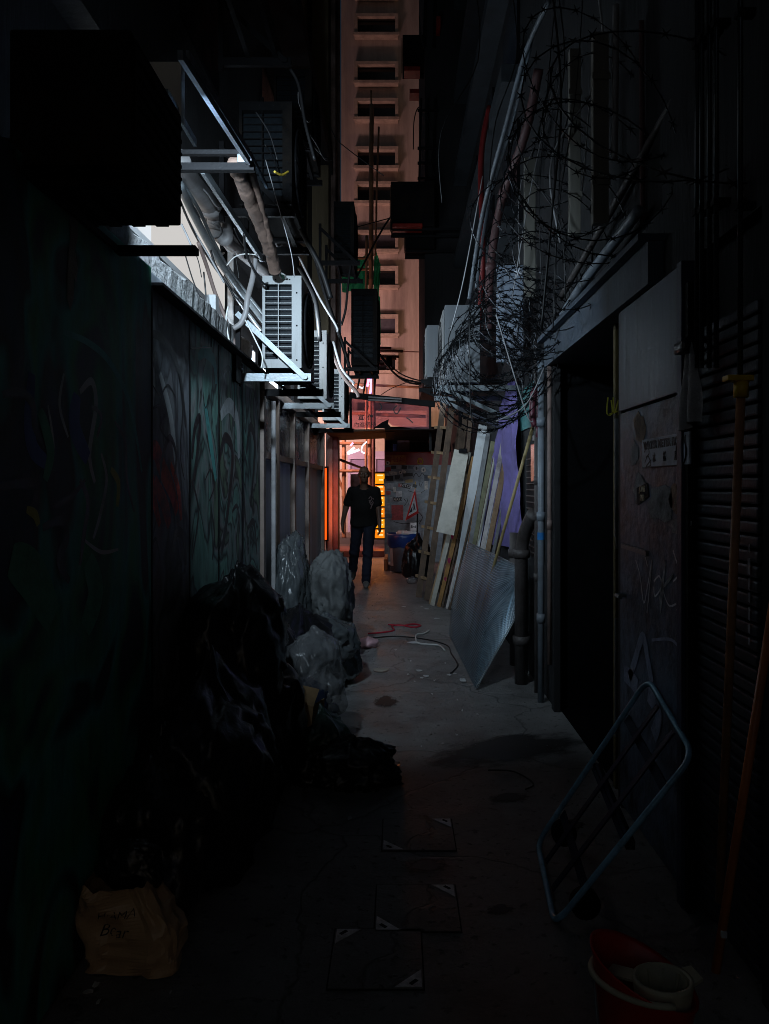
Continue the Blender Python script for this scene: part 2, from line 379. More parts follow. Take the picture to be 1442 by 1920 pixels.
for y0_, y1_ in ((5.95, 7.3), (7.7, 9.1)):
    lf = MB().bbox((-1.379, y0_ - .05, 2.37), (-1.372, y1_ + .05, 2.78)).build('low_window_frame', pale, lb)
    MB().bbox((-1.371, y0_, 2.40), (-1.368, y1_, 2.76)).build('pane', lowlit, lf)
# lintel and tower window slits upstairs
for k in range(3):
    for j in range(3):
        y = 4.4 + k * 2.6; z = 4.2 + j * 3
        MB().bbox((-1.262, y, z), (-1.245, y + .9, z + 1.2)).build('window_pane', blackpane, lb)
# the peeled strip of old paint
hoard_pale = M('peeled_paint', (.26, .26, .25), .8, var=.3, bump=.5)

# ---------------------------------------------------------------- graffiti hoarding
def paint_mat(name, stops, scale=1.3, seed=0.0, dirt=.5):
    m = bpy.data.materials.new(name); m.use_nodes = True; n = m.node_tree; L = n.links; b = n.nodes['Principled BSDF']
    tc = n.nodes.new('ShaderNodeTexCoord'); mp = n.nodes.new('ShaderNodeMapping'); L.new(tc.outputs['Object'], mp.inputs[0])
    mp.inputs['Location'].default_value = (seed, seed * 2, seed * .7); mp.inputs['Scale'].default_value = (1, 1.5, .8)
    nz = n.nodes.new('ShaderNodeTexNoise'); nz.inputs['Scale'].default_value = scale; nz.inputs['Detail'].default_value = 2.5; nz.inputs['Distortion'].default_value = 1.6
    L.new(mp.outputs[0], nz.inputs['Vector'])
    cr = n.nodes.new('ShaderNodeValToRGB'); L.new(nz.outputs['Fac'], cr.inputs[0])
    e = cr.color_ramp.elements
    while len(e) > 1: e.remove(e[-1])
    e[0].position = stops[0][0]; e[0].color = (*stops[0][1], 1)
    for p, c in stops[1:]:
        q = e.new(p); q.color = (*c, 1)
    n2 = n.nodes.new('ShaderNodeTexNoise'); n2.inputs['Scale'].default_value = 14; n2.inputs['Detail'].default_value = 8; n2.inputs['Roughness'].default_value = .75
    mp2 = n.nodes.new('ShaderNodeMapping'); mp2.inputs['Scale'].default_value = (1, 1, .3); L.new(tc.outputs['Object'], mp2.inputs[0]); L.new(mp2.outputs[0], n2.inputs['Vector'])
    r2 = n.nodes.new('ShaderNodeValToRGB'); r2.color_ramp.elements[0].position = .42; r2.color_ramp.elements[1].position = .66
    r2.color_ramp.elements[0].color = (0, 0, 0, 1); r2.color_ramp.elements[1].color = (dirt,) * 3 + (1,); L.new(n2.outputs['Fac'], r2.inputs[0])
    mx = n.nodes.new('ShaderNodeMix'); mx.data_type = 'RGBA'; L.new(r2.outputs[0], mx.inputs[0]); L.new(cr.outputs[0], mx.inputs[6]); mx.inputs[7].default_value = (.02, .02, .02, 1)
    L.new(mx.outputs[2], b.inputs['Base Color']); b.inputs['Roughness'].default_value = .6
    bp = n.nodes.new('ShaderNodeBump'); bp.inputs['Strength'].default_value = .2; bp.inputs['Distance'].default_value = .01; L.new(n2.outputs['Fac'], bp.inputs['Height']); L.new(bp.outputs[0], b.inputs['Normal'])
    return m
TEAL = (.05, .38, .35); NAVY = (.025, .04, .15); GREEN = (.05, .33, .16); PALE = (.22, .27, .29); BLK = (.012, .012, .014)
pm_near = paint_mat('graffiti_teal_navy', [(.3, NAVY), (.42, (.02, .05, .08)), (.48, BLK), (.53, TEAL), (.6, GREEN), (.66, (.02, .05, .06))], 1.1, 3.1)
pm_mid = paint_mat('graffiti_pale_grey', [(.3, (.12, .14, .16)), (.44, (.22, .25, .28)), (.5, (.05, .05, .06)), (.54, (.24, .27, .29)), (.66, (.16, .10, .11))], 1.5, 8.3)
pm_far = paint_mat('graffiti_green_black', [(.3, (.07, .24, .19)), (.43, (.20, .42, .36)), (.47, BLK), (.52, (.16, .30, .27)), (.58, (.30, .33, .33)), (.62, BLK), (.68, (.18, .3, .2))], 1.7, 1.7)
hoard = thing('graffiti_hoarding', 'row of tall graffiti-covered metal panels lining the left of the alley', 'hoarding', (-1.02, 3.4, 0))
seams = [.3, 1.75, 3.04, 3.66, 4.27, 4.93, 5.6]
pmats = [pm_near, pm_near, pm_mid, pm_far, pm_far, pm_far]
panels = []
for i in range(6):
    off = (.02, .02, 0, -.005, -.008, -.012)[i]
    m = MB().bev((-1.045 + off, seams[i] + .004, .02), (-1.0 + off, seams[i + 1] - .004, 2.36), .006)
    panels.append(m.build('panel', pmats[i], hoard))
for i in (2, 3, 4, 5): MB().bbox((-1.03, seams[i] - .009, .02), (-1.0 + (0, 0, .0215, .0022, -.002, -.005)[i], seams[i] + .009, 2.28)).build('seam_strip', blacksteel, hoard)
MB().bbox((-1.02, 3.05, 2.292), (-.94, 5.6, 2.304)).build('shade_lip', blacksteel, hoard)  # added lip that throws shade on the tops of the panels
rail = MB().bbox((-1.058, .3, 2.2), (-1.046, 5.6, 2.25)); rail.build('rail', rust, hoard)
def wl(px, py, off=.0): return PX(px, py, -1.0 + off)
def strokes(name, lst, mat, parent, off):
    for pts, wd in lst:
        m = MB()
        q = spline([wl(x, y, off) for x, y in pts], 7); k = len(q)
        m.ribbon(q, [wd * (.55 + .45 * math.sin(math.pi * (i + .6) / (k + .6))) for i in range(k)], (1, 0, 0))
        m.build(name, mat, parent)
p_teal = M('spray_teal', (.12, .52, .50), .6, var=.3, bump=.1, dirt=(.03, .06, .06), damt=.7, dscale=6)
p_blue = M('spray_blue', (.07, .13, .42), .6, var=.3, bump=.1, dirt=(.02, .02, .04), damt=.7, dscale=6)
p_pale = M('spray_pale', (.60, .66, .68), .6, var=.2, bump=.1, dirt=(.1, .1, .1), damt=.7, dscale=6)
p_blk = M('spray_black', (.008, .008, .009), .5, var=.2, bump=.1)
p_yel = M('spray_yellow', (.50, .48, .09), .6, var=.2, bump=.1, dirt=(.08, .08, .03), damt=.6, dscale=6)
p_red = M('spray_red', (.92, .13, .09), .6, var=.3, bump=.1, dirt=(.10, .05, .05), damt=.9, dscale=9, dlo=.42)
p_grn = M('spray_green', (.08, .40, .24), .6, var=.3, bump=.1, dirt=(.02, .05, .03), damt=.7, dscale=6)
pa = panels[1]; pz = .0204
strokes('graffiti_paint', [([(118, 622), (165, 642), (205, 678), (240, 745), (256, 820), (266, 885)], .028)], p_teal, pa, pz)
strokes('graffiti_paint', [([(150, 735), (172, 715), (180, 760), (168, 850), (178, 905)], .03), ([(190, 850), (200, 900), (188, 965), (175, 1010)], .022), ([(155, 1010), (190, 1035), (222, 1030)], .014), ([(120, 700), (112, 760), (128, 820)], .016), ([(90, 760), (100, 830), (96, 880)], .014)], p_pale, pa, pz)
strokes('graffiti_paint', [([(60, 700), (55, 780), (62, 840), (90, 870)], .06), ([(145, 740), (140, 800), (165, 860)], .08)], p_blue, pa, pz + .0002)
strokes('graffiti_paint', [([(5, 740), (40, 735), (62, 760), (65, 800), (80, 830)], .03), ([(0, 915), (45, 905), (70, 915), (60, 950)], .03), ([(80, 990), (115, 975), (125, 1010), (110, 1050), (130, 1090)], .035), ([(150, 900), (165, 940), (158, 1000), (150, 1060)], .03), ([(215, 790), (235, 830), (238, 900), (252, 960)], .02), ([(95, 950), (130, 935), (160, 900)], .02), ([(170, 760), (190, 780), (182, 820)], .02)], p_blk, pa, pz + .0004)
strokes('graffiti_paint', [([(208, 880), (222, 905), (220, 950)], .035), ([(50, 955), (66, 965), (72, 985)], .03)], p_yel, pa, pz + .0006)
strokes('graffiti_paint', [([(85, 900), (95, 850), (85, 800), (75, 770)], .05), ([(20, 1050), (60, 1080), (100, 1160)], .14), ([(165, 1050), (180, 1110), (160, 1180)], .12)], p_grn, pa, pz + .0008)
# flaked pale strip high on the nearest panel
fl = MB(); q = [wl(x, y, .0212) for x, y in [(130, 395), (146, 400), (147, 440), (141, 470), (146, 505), (143, 530), (139, 520), (138, 560), (132, 585), (126, 560), (127, 500), (131, 450)]]
fl.add(q, [tuple(range(len(q)))]); fl.build('flaked_paint', hoard_pale, pa)
pb = panels[2]
strokes('graffiti_paint', [([(279, 850), (292, 845), (305, 880), (322, 920), (332, 960)], .10), ([(290, 900), (310, 950), (318, 985)], .09), ([(282, 870), (288, 930), (300, 985)], .06), ([(320, 870), (335, 920), (340, 975)], .05)], p_red, pb, .0006)
strokes('graffiti_paint', [([(278, 625), (300, 632), (325, 665), (340, 720), (348, 800)], .045), ([(282, 655), (286, 690), (292, 660), (300, 695), (306, 658)], .014), ([(280, 770), (300, 760), (312, 772), (300, 800), (318, 830)], .016), ([(300, 905), (304, 860), (318, 820), (330, 850), (328, 890)], .03), ([(320, 1060), (330, 1000), (345, 1010), (348, 1060)], .05), ([(280, 1040), (292, 1010), (300, 1050)], .018), ([(335, 700), (342, 770), (338, 850), (346, 900)], .016), ([(285, 720), (300, 740), (315, 722), (330, 745)], .012)], p_blk, pb, .0009)
strokes('graffiti_paint', [([(281, 645), (285, 720), (280, 780)], .08), ([(300, 700), (320, 780), (330, 870)], .06)], p_pale, pb, .0003)
pc = panels[3]
strokes('graffiti_paint', [([(372, 670), (385, 660), (402, 680), (405, 720)], .07), ([(385, 760), (395, 830), (405, 900)], .07)], p_teal, pc, -.0045)
strokes('graffiti_paint', [([(360, 860), (366, 800), (375, 785), (372, 830), (364, 900)], .05), ([(360, 900), (372, 960), (360, 1050)], .025), ([(380, 740), (386, 765), (392, 742), (398, 770)], .012), ([(385, 900), (395, 880), (402, 910), (392, 940)], .015), ([(395, 950), (402, 1000), (398, 1050)], .03)], p_blk, pc, -.0042)
pd = panels[4]
strokes('graffiti_paint', [([(412, 860), (422, 820), (436, 850), (428, 950), (415, 1040)], .07), ([(418, 700), (430, 690), (440, 730), (438, 800)], .03), ([(435, 960), (445, 950), (450, 1000)], .03)], p_blk, pd, -.0072)
strokes('graffiti_paint', [([(414, 780), (430, 760), (445, 790), (448, 860)], .1)], p_pale, pd, -.0076)
pe = panels[5]
strokes('graffiti_paint', [([(462, 850), (470, 800), (478, 840), (470, 950)], .07), ([(465, 990), (476, 980), (482, 1040)], .05), ([(460, 720), (475, 730), (484, 780)], .03)], p_blk, pe, -.0114)
# small access hatch on the far panel
hh = wl(443, 690); m = MB(); m.bbox((-.999, hh.y - .07, hh.z - .09), (-.985, hh.y + .09, hh.z + .12)); ht = m.build('hatch', blacksteel, pd)
m = MB(); m.tube([(-.99, hh.y + .0, hh.z - .0), (-.97, hh.y, hh.z), (-.97, hh.y + .05, hh.z), (-.99, hh.y + .05, hh.z)], .005, 6); m.build('handle', galv, ht)
# door handle bent wire on the panels, white hook line
MB().tube([wl(358, 653, .01), wl(396, 651, .02)], .003, 6).build('hook', galv, panels[3]); MB().tube([wl(396, 651, .02), wl(396, 610, .02), wl(380, 590, .03)], .003, 6).build('hook', cablem, panels[3])

# ---------------------------------------------------------------- aluminium partition further on
part = thing('glazed_partition', 'brown aluminium framed partition with grey panels below the air conditioners', 'partition', (-1.02, 8, 0))
alu = M('brown_aluminium', (.20, .155, .13), .5, metal=.2, var=.2, bump=.1, dirt=(.08, .06, .05), damt=.6)
gpan = M('grey_infill', (.44, .46, .50), .6, var=.15, bump=.1, dirt=(.2, .2, .21), damt=.7, dscale=2, streak=True)
smoke = M('smoked_pane', (.05, .06, .075), .25, var=.3, bump=.05)
ys = [5.66, 6.35, 7.35, 8.5, 10.25]
for y in ys:
    MB().bev((-1.07, y - .04, .02), (-.985, y + .04, 2.2), .006).build('mullion', alu, part)
MB().bev((-1.08, 5.6, 2.2), (-.975, 10.35, 2.28), .006).build('top_rail', alu, part)
for i in range(4):
    y0, y1 = ys[i] + .041, ys[i + 1] - .041
    MB().bbox((-1.04, y0, 1.75), (-1.035, y1, 2.199)).build('pane', smoke, part)
    MB().bev((-1.05, y0, .03), (-1.03, y1, 1.72), .004).build('infill_panel', gpan, part)
    MB().bbox((-1.06, y0, 1.70), (-1.0, y1, 1.75)).build('transom', alu, part)
m = MB(); m.tube([(-.97, 5.95, .1), (-.97, 5.95, 2.15)], .018, 8); m.build('conduit', cableg, part)
# ---------------------------------------------------------------- air conditioners
def make_ac(name, wmat, smat, grille=True, W=.75, D=.25, H=.59):
    """condenser: depth along x (fan looks to +x), width along y, stands on z = 0"""
    t = thing(name, 'x', 'air conditioner')
    y0 = 0.0
    c = MB(); c.bev((-D / 2, y0 + (.06 if grille else .012), 0), (D / 2, y0 + W, H), .006); cas = c.build('casing', smat, t)
    if grille:
        b = MB()   # end face: border, with the coil showing behind the slats
        gx0, gx1, gz0, gz1 = -D / 2 + .018, D / 2 - .062, .055, H - .055
        b.bbox((-D / 2, y0, 0), (gx0, y0 + .0595, H)); b.bbox((gx1, y0, 0), (D / 2, y0 + .0595, H))
        b.bbox((gx0, y0, 0), (gx1, y0 + .0595, gz0)); b.bbox((gx0, y0, gz1), (gx1, y0 + .0595, H))
        b.build('end_panel', wmat, t)
        MB().bbox((gx0, y0 + .05, gz0), (gx1, y0 + .058, gz1)).build('coil', coilm, t)
        n = 12; first = None
        for i in range(1, n):
            z = gz0 + (gz1 - gz0) * i / n
            if first is None:
                first = MB().bbox((gx0, y0 - .002, gz0 - .0025), (gx1, y0 + .006, gz0 + .0025)).build('slat', wmat, t)
                me = first.data; o = first
            else:
                o = bpy.data.objects.new('slat', me); COL.objects.link(o); o.parent = t
            o.location = (0, 0, z - gz0)
        xm = (gx0 + gx1) / 2
        MB().bbox((xm - .003, y0 - .003, gz0), (xm + .003, y0 + .007, gz1)).build('grille_bar', wmat, t)
        s = MB()
        for z in (.05, .27, .48): s.tube([(D / 2 - .03, y0 - .003, z), (D / 2 - .03, y0 + .002, z)], .006, 6)
        for x in (-.04, .05): s.tube([(x, y0 - .003, H - .025), (x, y0 + .002, H - .025)], .005, 6)
        s.build('screws', blacksteel, t)
    else:
        b = MB(); b.bev((-D / 2, y0, 0), (D / 2, y0 + .0115, H), .003); b.bbox((-D / 2, y0 - .006, .3), (-D / 2 + .1, y0, .42)); b.build('end_panel', wmat, t)
    # fan face
    cy, cz, fr = y0 + W * .42, H * .5, H * .42
    d = MB(); d.v = []; k = 28
    d.add([(D / 2 + .003, cy, cz)] + [(D / 2 + .003, cy + fr * math.cos(2 * math.pi * i / k), cz + fr * math.sin(2 * math.pi * i / k)) for i in range(k)], [(0, i + 1, (i + 1) % k + 1) for i in range(k)])
    fo = d.build('fan_opening', blacksteel, t)
    g = MB()
    for q in (.25, .42, .58, .74, .88, 1.0):
        g.tube([(D / 2 + .014, cy + fr * q * math.cos(2 * math.pi * i / k), cz + fr * q * math.sin(2 * math.pi * i / k)) for i in range(k)], .003 if q < 1 else .007, 5, closed=True)
    for i in range(8):
        a = math.pi * i / 4; g.tube([(D / 2 + .014, cy, cz), (D / 2 + .014, cy + fr * math.cos(a), cz + fr * math.sin(a))], .003, 5)
    g.build('fan_guard', blacksteel, t)
    for y in (.1, W - .1): MB().bbox((-D / 2 + .01, y - .03, -.02), (D / 2 - .01, y + .03, 0)).build('foot', blacksteel, t)
    return t
def make_bracket(galv=galv, W=.75, reach=.44, up=.36):
    t = thing('wall_bracket', 'x', 'bracket')
    g0 = galv
    for y in (-.02, W + .02):
        galv = g0 if y < 0 else blacksteel
        b = MB(); b.bar((-reach + .17, y, -.045), (.19, y, -.045), .034, .05); b.build('arm', galv, t)
        b = MB(); b.bar((-reach + .16, y - .024, up), (.155, y - .024, -.05), .012, .034); b.tube([(.155, y - .035, -.045), (.155, y - .005, -.045)], .016, 10); b.build('brace', galv, t)
        b = MB(); b.bar((-reach + .165, y, -.10), (-reach + .165, y, up + .05), .035, .03, (1, 0, 0)); b.build('wall_plate', blacksteel, t)
    for x in (-.09, .09):
        b = MB(); b.bar((x, -.04, -.0225), (x, W + .04, -.0225), .03, .004); b.build('rail', blacksteel, t)
    return t
ac0 = make_ac('air_conditioner', acwhite, acside); u = [False]
br0 = make_bracket(); ub = [False]; brd = make_bracket(blacksteel); ubd = [False]
acx = -.742
spots = [(4.88, 'nearest white slatted air conditioner, largest of the left row'), (6.6, 'middle white slatted air conditioner of the left row of three'), (8.77, 'farthest and smallest white slatted air conditioner on the left, beside the pink awning')]
for d, lab in spots:
    place(ac0, u, (acx, d, 2.245), 0, lab, 'air conditioners in a row on the left wall')
for d, lab in [(4.88, 'galvanised bracket under the nearest left air conditioner'), (6.6, 'galvanised bracket under the middle left air conditioner'), (8.77, 'galvanised bracket under the farthest left air conditioner')]:
    place(br0, ub, (acx, d, 2.225), 0, lab, 'brackets carrying the left air conditioners')
# sooty ones
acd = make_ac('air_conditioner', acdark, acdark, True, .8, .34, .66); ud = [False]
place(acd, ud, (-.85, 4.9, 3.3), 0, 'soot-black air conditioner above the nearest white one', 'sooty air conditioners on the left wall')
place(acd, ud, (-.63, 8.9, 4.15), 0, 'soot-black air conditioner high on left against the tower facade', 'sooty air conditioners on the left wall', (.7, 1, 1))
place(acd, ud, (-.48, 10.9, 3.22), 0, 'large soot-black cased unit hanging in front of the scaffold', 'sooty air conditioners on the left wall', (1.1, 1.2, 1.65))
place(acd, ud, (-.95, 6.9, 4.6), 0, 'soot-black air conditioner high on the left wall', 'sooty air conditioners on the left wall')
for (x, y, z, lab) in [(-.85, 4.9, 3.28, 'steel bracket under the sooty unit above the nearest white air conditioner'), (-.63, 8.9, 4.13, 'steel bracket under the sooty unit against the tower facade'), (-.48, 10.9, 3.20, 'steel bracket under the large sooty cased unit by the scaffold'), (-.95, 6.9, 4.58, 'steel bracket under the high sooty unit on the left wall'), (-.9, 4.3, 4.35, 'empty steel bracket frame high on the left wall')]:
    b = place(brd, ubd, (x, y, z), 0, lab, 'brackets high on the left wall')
# the big black box nearest the camera
bb = thing('boxed_air_conditioner', 'big black air conditioner box overhead at the upper left', 'air conditioner', (-.86, 2.2, 2.33))
MB().bev((-1.02, 2.0, 2.33), (-.7, 2.47, 2.69), .01).build('casing', acdark, bb)
MB().bbox((-.699, 2.03, 2.36), (-.694, 2.44, 2.66)).build('front_grille', blacksteel, bb)
for i in range(7): MB().bbox((-.695, 2.04, 2.38 + i * .04), (-.688, 2.43, 2.39 + i * .04)).build('slat', acdark, bb)
for i in range(4): MB().bbox((-1.0 + i * .075, 2.02, 2.322), (-.96 + i * .075, 2.45, 2.3295)).build('underside_bar', blacksteel, bb)
bk = thing('wall_bracket', 'pair of black steel bracket arms below the overhead black box', 'bracket', (-.86, 2.5, 2.28))
for y in (2.08, 2.66):
    MB().bar((-1.04, y, 2.31), (-.70, y, 2.31), .05, .024).build('arm', blacksteel, bk)
MB().bar((-.98, 2.0, 2.31), (-.98, 2.62, 2.31), .03, .02, (0, 0, 1)).build('rail', blacksteel, bk)
bk2 = thing('wall_bracket', 'black steel bracket arm with a bright clip above the lit transom', 'bracket', (-.9, 3.6, 3.0))
MB().bar((-1.25, 3.62, 3.0), (-.68, 3.62, 3.0), .04, .034).build('arm', blacksteel, bk2)
MB().bar((-1.25, 3.62, 3.07), (-.74, 3.62, 3.07), .03, .02).build('arm', blacksteel, bk2)
MB().bev((-.76, 3.60, 3.02), (-.69, 3.66, 3.06), .006).build('clip', galv, bk2)

# ---------------------------------------------------------------- struts, pipes and cables on the left wall
GP = 'struts and pipes on the left wall'
def bar_thing(name, label, cat, a, b, wd, h, mat, up=(0, 0, 1), group=GP):
    return tag(MB().bar(a, b, wd, h, up).build(name, mat), label, cat, group)
strutm = M('blue_grey_steel', (.12, .16, .21), .45, metal=.4, var=.3, scale=14, bump=.15, dirt=(.04, .04, .05), damt=.7, dscale=9)
bar_thing('steel_strut', 'left of two parallel slotted steel struts above the lit transom', 'strut', P(338, 103, 2.47), P(466, 303, 3.56), .018, .03, strutm)
bar_thing('steel_strut', 'right of two parallel slotted steel struts above the lit transom', 'strut', P(352, 103, 2.53), P(470, 292, 3.6), .012, .03, strutm)
bar_thing('steel_strut', 'long steel strut running down behind the thick grey pipe', 'strut', P(380, 318, 3.96), P(490, 485, 5.5), .02, .045, galv)
bar_thing('steel_strut', 'short pale strut at the corner of the overhead black box', 'strut', P(312, 175, 2.5), P(366, 268, 2.9), .012, .03, strutm)
bar_thing('steel_strut', 'slim steel strut beside the lagged pipe bundle', 'strut', P(468, 285, 3.6), P(500, 350, 3.9), .012, .02, strutm)
def pipe(name, label, pts, r, mat, n=10, cat='pipe', group=GP, k=6, joints=()):
    q = spline(pts, k)
    if not joints:
        return tag(MB().tube(q, r, n).build(name, mat, smooth=True), label, cat, group)
    t = thing(name, label, cat, q[0], group); MB().tube(q, r, n).build('pipe', mat, t, True)
    for f in joints:
        i = int(f * (len(q) - 2)); a, b = q[i], q[i + 1]; dr = (b - a).normalized()
        MB().tube([a - dr * r * .8, a + dr * r * .8], r * 1.28, n).build('joint', mat, t, True)
    return t
pipe('drain_pipe', 'thick grey pipe above the lit transom', [P(335, 300, 4.1), P(360, 345, 4.45), P(408, 400, 5.05)], .062, pvc, 14, joints=(.98,))
t = thing('pipe_fitting', 'pale elbow trap fitting at the end of the thick grey pipe', 'pipe fitting', P(415, 410, 5.1), GP)
MB().tube(spline([P(408, 398, 5.05), P(418, 402, 5.08), P(424, 420, 5.1), P(428, 446, 5.1), P(420, 452, 5.1), P(412, 440, 5.1)], 5), .035, 12).build('trap', pvc, t, True)
MB().tube([P(402, 408, 5.0), P(397, 428, 5.0)], .04, 12).build('cap', pvc, t, True)
for y in (411, 418, 424): MB().tube([P(401.5, y, 4.99), P(400.5, y + 2, 4.99)], .044, 12).build('ring', pvc, t, True)
pipe('drain_pipe', 'slimmer grey waste pipe running on from the trap fitting', [P(402, 432, 5.05), P(440, 465, 5.6), P(497, 512, 6.6)], .04, pvc, 12, joints=(.06, .3))
pipe('conduit', 'main bright conduit bundle curving across the lit transom', [P(336, 345, 4.2), P(365, 405, 4.6), P(405, 480, 5.2), P(450, 545, 5.8), P(500, 610, 6.6)], .024, galv, 12)
pipe('conduit', 'thin conduit just above the main bright conduit', [P(336, 335, 4.2), P(372, 392, 4.6), P(400, 452, 5.05), P(440, 520, 5.7), P(495, 590, 6.5)], .012, galv, 8)
pipe('conduit', 'thin dark conduit hugging the main bright conduit', [P(336, 372, 4.2), P(362, 432, 4.6), P(396, 492, 5.1), P(436, 545, 5.7), P(490, 608, 6.5)], .007, cablem, 8)
pipe('conduit', 'dark pipe slanting down across the lit pane', [P(372, 455, 4.6), P(388, 500, 4.75), P(402, 545, 4.85), P(420, 590, 4.9), P(442, 650, 4.9)], .012, brownpipe, 10)
pipe('conduit', 'J-shaped pale pipe hanging left of the nearest white air conditioner', [P(479, 478, 4.9), P(474, 520, 4.86), P(464, 560, 4.8), P(461, 585, 4.8), P(452, 606, 4.8), P(438, 616, 4.8)], .018, pvc, 12)
pipe('conduit', 'thin pipe along the wall under the main conduit', [P(420, 520, 5.6), P(455, 575, 6.0), P(495, 625, 6.7)], .014, pvc, 8)
pipe('conduit', 'thin bright pipe beside the J-shaped pipe', [P(440, 555, 5.5), P(470, 592, 5.9), P(497, 628, 6.4)], .008, galv, 6)
t = thing('lagged_bundle', 'brown lagged pipe bundle drooping to the nearest white air conditioner', 'pipe bundle', P(515, 505, 4.7), GP)
MB().tube(spline([P(440, 305, 3.65), P(462, 360, 3.95), P(488, 420, 4.3), P(508, 475, 4.6), P(516, 508, 4.75)], 8), .036, 12, rs=[.036 * (1 + .28 * noise.noise(Vector((k_ * .55, 2, 0))) + .1 * (k_ % 2)) for k_ in range(33)]).build('lagging', wrapm, t, True)
MB().tube(spline([P(470, 320, 3.8), P(492, 400, 4.2), P(512, 480, 4.6), P(520, 510, 4.75)], 8), .022, 10, rs=[.022 * (1 + .35 * noise.noise(Vector((k_ * .7, 7, 0)))) for k_ in range(25)]).build('lagging', wrapm, t, True)
for i in range(3):
    MB().tube(spline([P(510 + i * 3, 480, 4.62), P(514 + i * 5, 508, 4.74), P(522 + i * 6, 512 + i * 2, 4.8), P(528 + i * 4, 522, 4.86)], 6), .006, 6).build('pipe_end', (cablew, p_grn, cablew)[i], t, True)
tag(MB().tube(spline([P(515, 322, 4.4), P(528, 328, 4.5), P(540, 322, 4.6)], 5), .007, 8).build('yellow_tape', M('yellow_tape', (.7, .5, .05), .5, var=.2)), 'loop of yellow tape round a pipe on the upper left', 'tape')
# electrical box on the sill
t = thing('junction_box', 'small bright white junction box on the cement sill', 'junction box', P(405, 585, 4.9), GP)
MB().bev(P(400, 592, 4.85) - Vector((.03, .06, 0)), P(400, 556, 4.85) + Vector((.03, .06, 0)), .008).build('box', whitep, t)
MB().tube([P(404, 592, 4.8), P(412, 602, 4.8)], .012, 8).build('gland', whitep, t)
# cables
rng = random.Random(3)
cables = []
def cable(label, pts, r, mat, group, k=6, name='cable'):
    return tag(MB().tube(spline(pts, k), r, 5).build(name, mat, smooth=True), label, 'cable', group)
GC = 'cables on the left wall'
L1 = [([(345, 470), (360, 520), (375, 560), (384, 590)], 4.55, .004, cablem), ([(382, 510), (386, 560), (380, 585), (372, 612)], 4.5, .005, cablem), ([(384, 580), (400, 590), (404, 620), (404, 650), (400, 668)], 4.4, .005, cablem), ([(386, 585), (396, 612), (412, 625)], 4.4, .004, cablem),
      ([(360, 458), (372, 490), (378, 520)], 4.6, .003, cablem), ([(395, 470), (405, 500), (430, 540), (440, 560)], 5.0, .008, cablem), ([(428, 575), (424, 600), (430, 640), (440, 672)], 4.7, .006, cablew), ([(410, 600), (418, 640), (432, 670)], 4.7, .005, cableg),
      ([(425, 498), (440, 482), (460, 476), (480, 478)], 4.8, .004, cablew), ([(440, 470), (445, 500), (448, 520)], 4.8, .003, cablem), ([(340, 420), (352, 445), (362, 470)], 4.3, .006, cableg), ([(344, 395), (368, 440), (392, 480), (420, 530)], 4.7, .006, cableg),
      ([(460, 600), (480, 640), (492, 668), (490, 690)], 4.7, .005, cablew), ([(455, 575), (470, 600), (500, 640)], 5.6, .005, cableg)]
for i, (pts, d, r, mt) in enumerate(L1):
    cable(['thin black wire in front of the lit pane', 'black wire drooping from the lit pane to the sill', 'black wire hooked over the graffiti panels', 'short black wire over the cement sill', 'short black wire at the left of the lit pane', 'thick black cable across the lit pane', 'white wire hanging below the end of the lit pane', 'grey wire hanging across the cement sill', 'white wire arching to the lagged pipe bundle', 'tiny black wire under the waste pipe', 'grey wire beside the overhead black box', 'grey wire following the main conduit', 'white wire hanging left of the nearest white air conditioner', 'grey wire low behind the J-shaped pipe'][i], [P(x, y, d) for x, y in pts], r, mt, GC)
L2 = [([(560, 480), (600, 560), (630, 610), (633, 622)], 6.2, .010, cableg, 'pale grey cable curving down past the middle air conditioner'), ([(520, 300), (560, 420), (600, 500), (620, 560)], 5.4, .02, cablem, 'thick black cable sweeping down the left wall'), ([(590, 480), (612, 560), (640, 640), (655, 690)], 7.2, .02, cablem, 'thick black cable between the left units'),
      ([(498, 300), (520, 380), (545, 470), (552, 520)], 4.6, .003, cableg, 'fine pale wire above the nearest white air conditioner'), ([(605, 620), (640, 700), (668, 735), (672, 745)], 8.4, .022, brownpipe, 'brown pipe slanting down to the awning'), ([(660, 480), (652, 540), (648, 580), (640, 610)], 9, .015, cablem, 'black cable hanging below the sooty unit'), ([(545, 130), (560, 160), (572, 230), (590, 300)], 4.7, .012, cablem, 'dark hose high on the left wall'),
      ([(615, 230), (625, 250), (640, 270), (720, 330)], 9, .006, cablem, 'black cable crossing from the left wall to the bamboo'), ([(480, 210), (505, 250), (520, 300)], 4.2, .004, cablem, 'dark wire high on the left wall'), ([(560, 500), (590, 560), (600, 640)], 5.9, .02, cablem, 'black hose behind the nearest white air conditioner'), ([(625, 640), (640, 690), (665, 720)], 8.0, .015, cableg, 'grey cable falling to the farthest air conditioner')]
for pts, d, r, mt, lab in L2: cable(lab, [P(x, y, d) for x, y in pts], r, mt, GC)
rt = random.Random(31)
tang = ['thin cable tangled over the main conduit', 'thin cable tangled below the thick grey pipe', 'thin cable looping by the J-shaped pipe', 'thin cable crossing the waste pipe', 'thin cable hanging behind the nearest white air conditioner', 'thin cable stretched to the lagged bundle', 'thin cable along the steel strut', 'thin cable drooping beside the clip arm', 'thin cable under the soot-black unit', 'thin cable rising past the yellow tape', 'thin cable between the two upper brackets', 'thin cable at the top of the left wall', 'thin cable curling round the pipe fitting', 'thin cable sagging above the cement sill', 'thin cable near the corner pier', 'thin cable above the middle air conditioner']
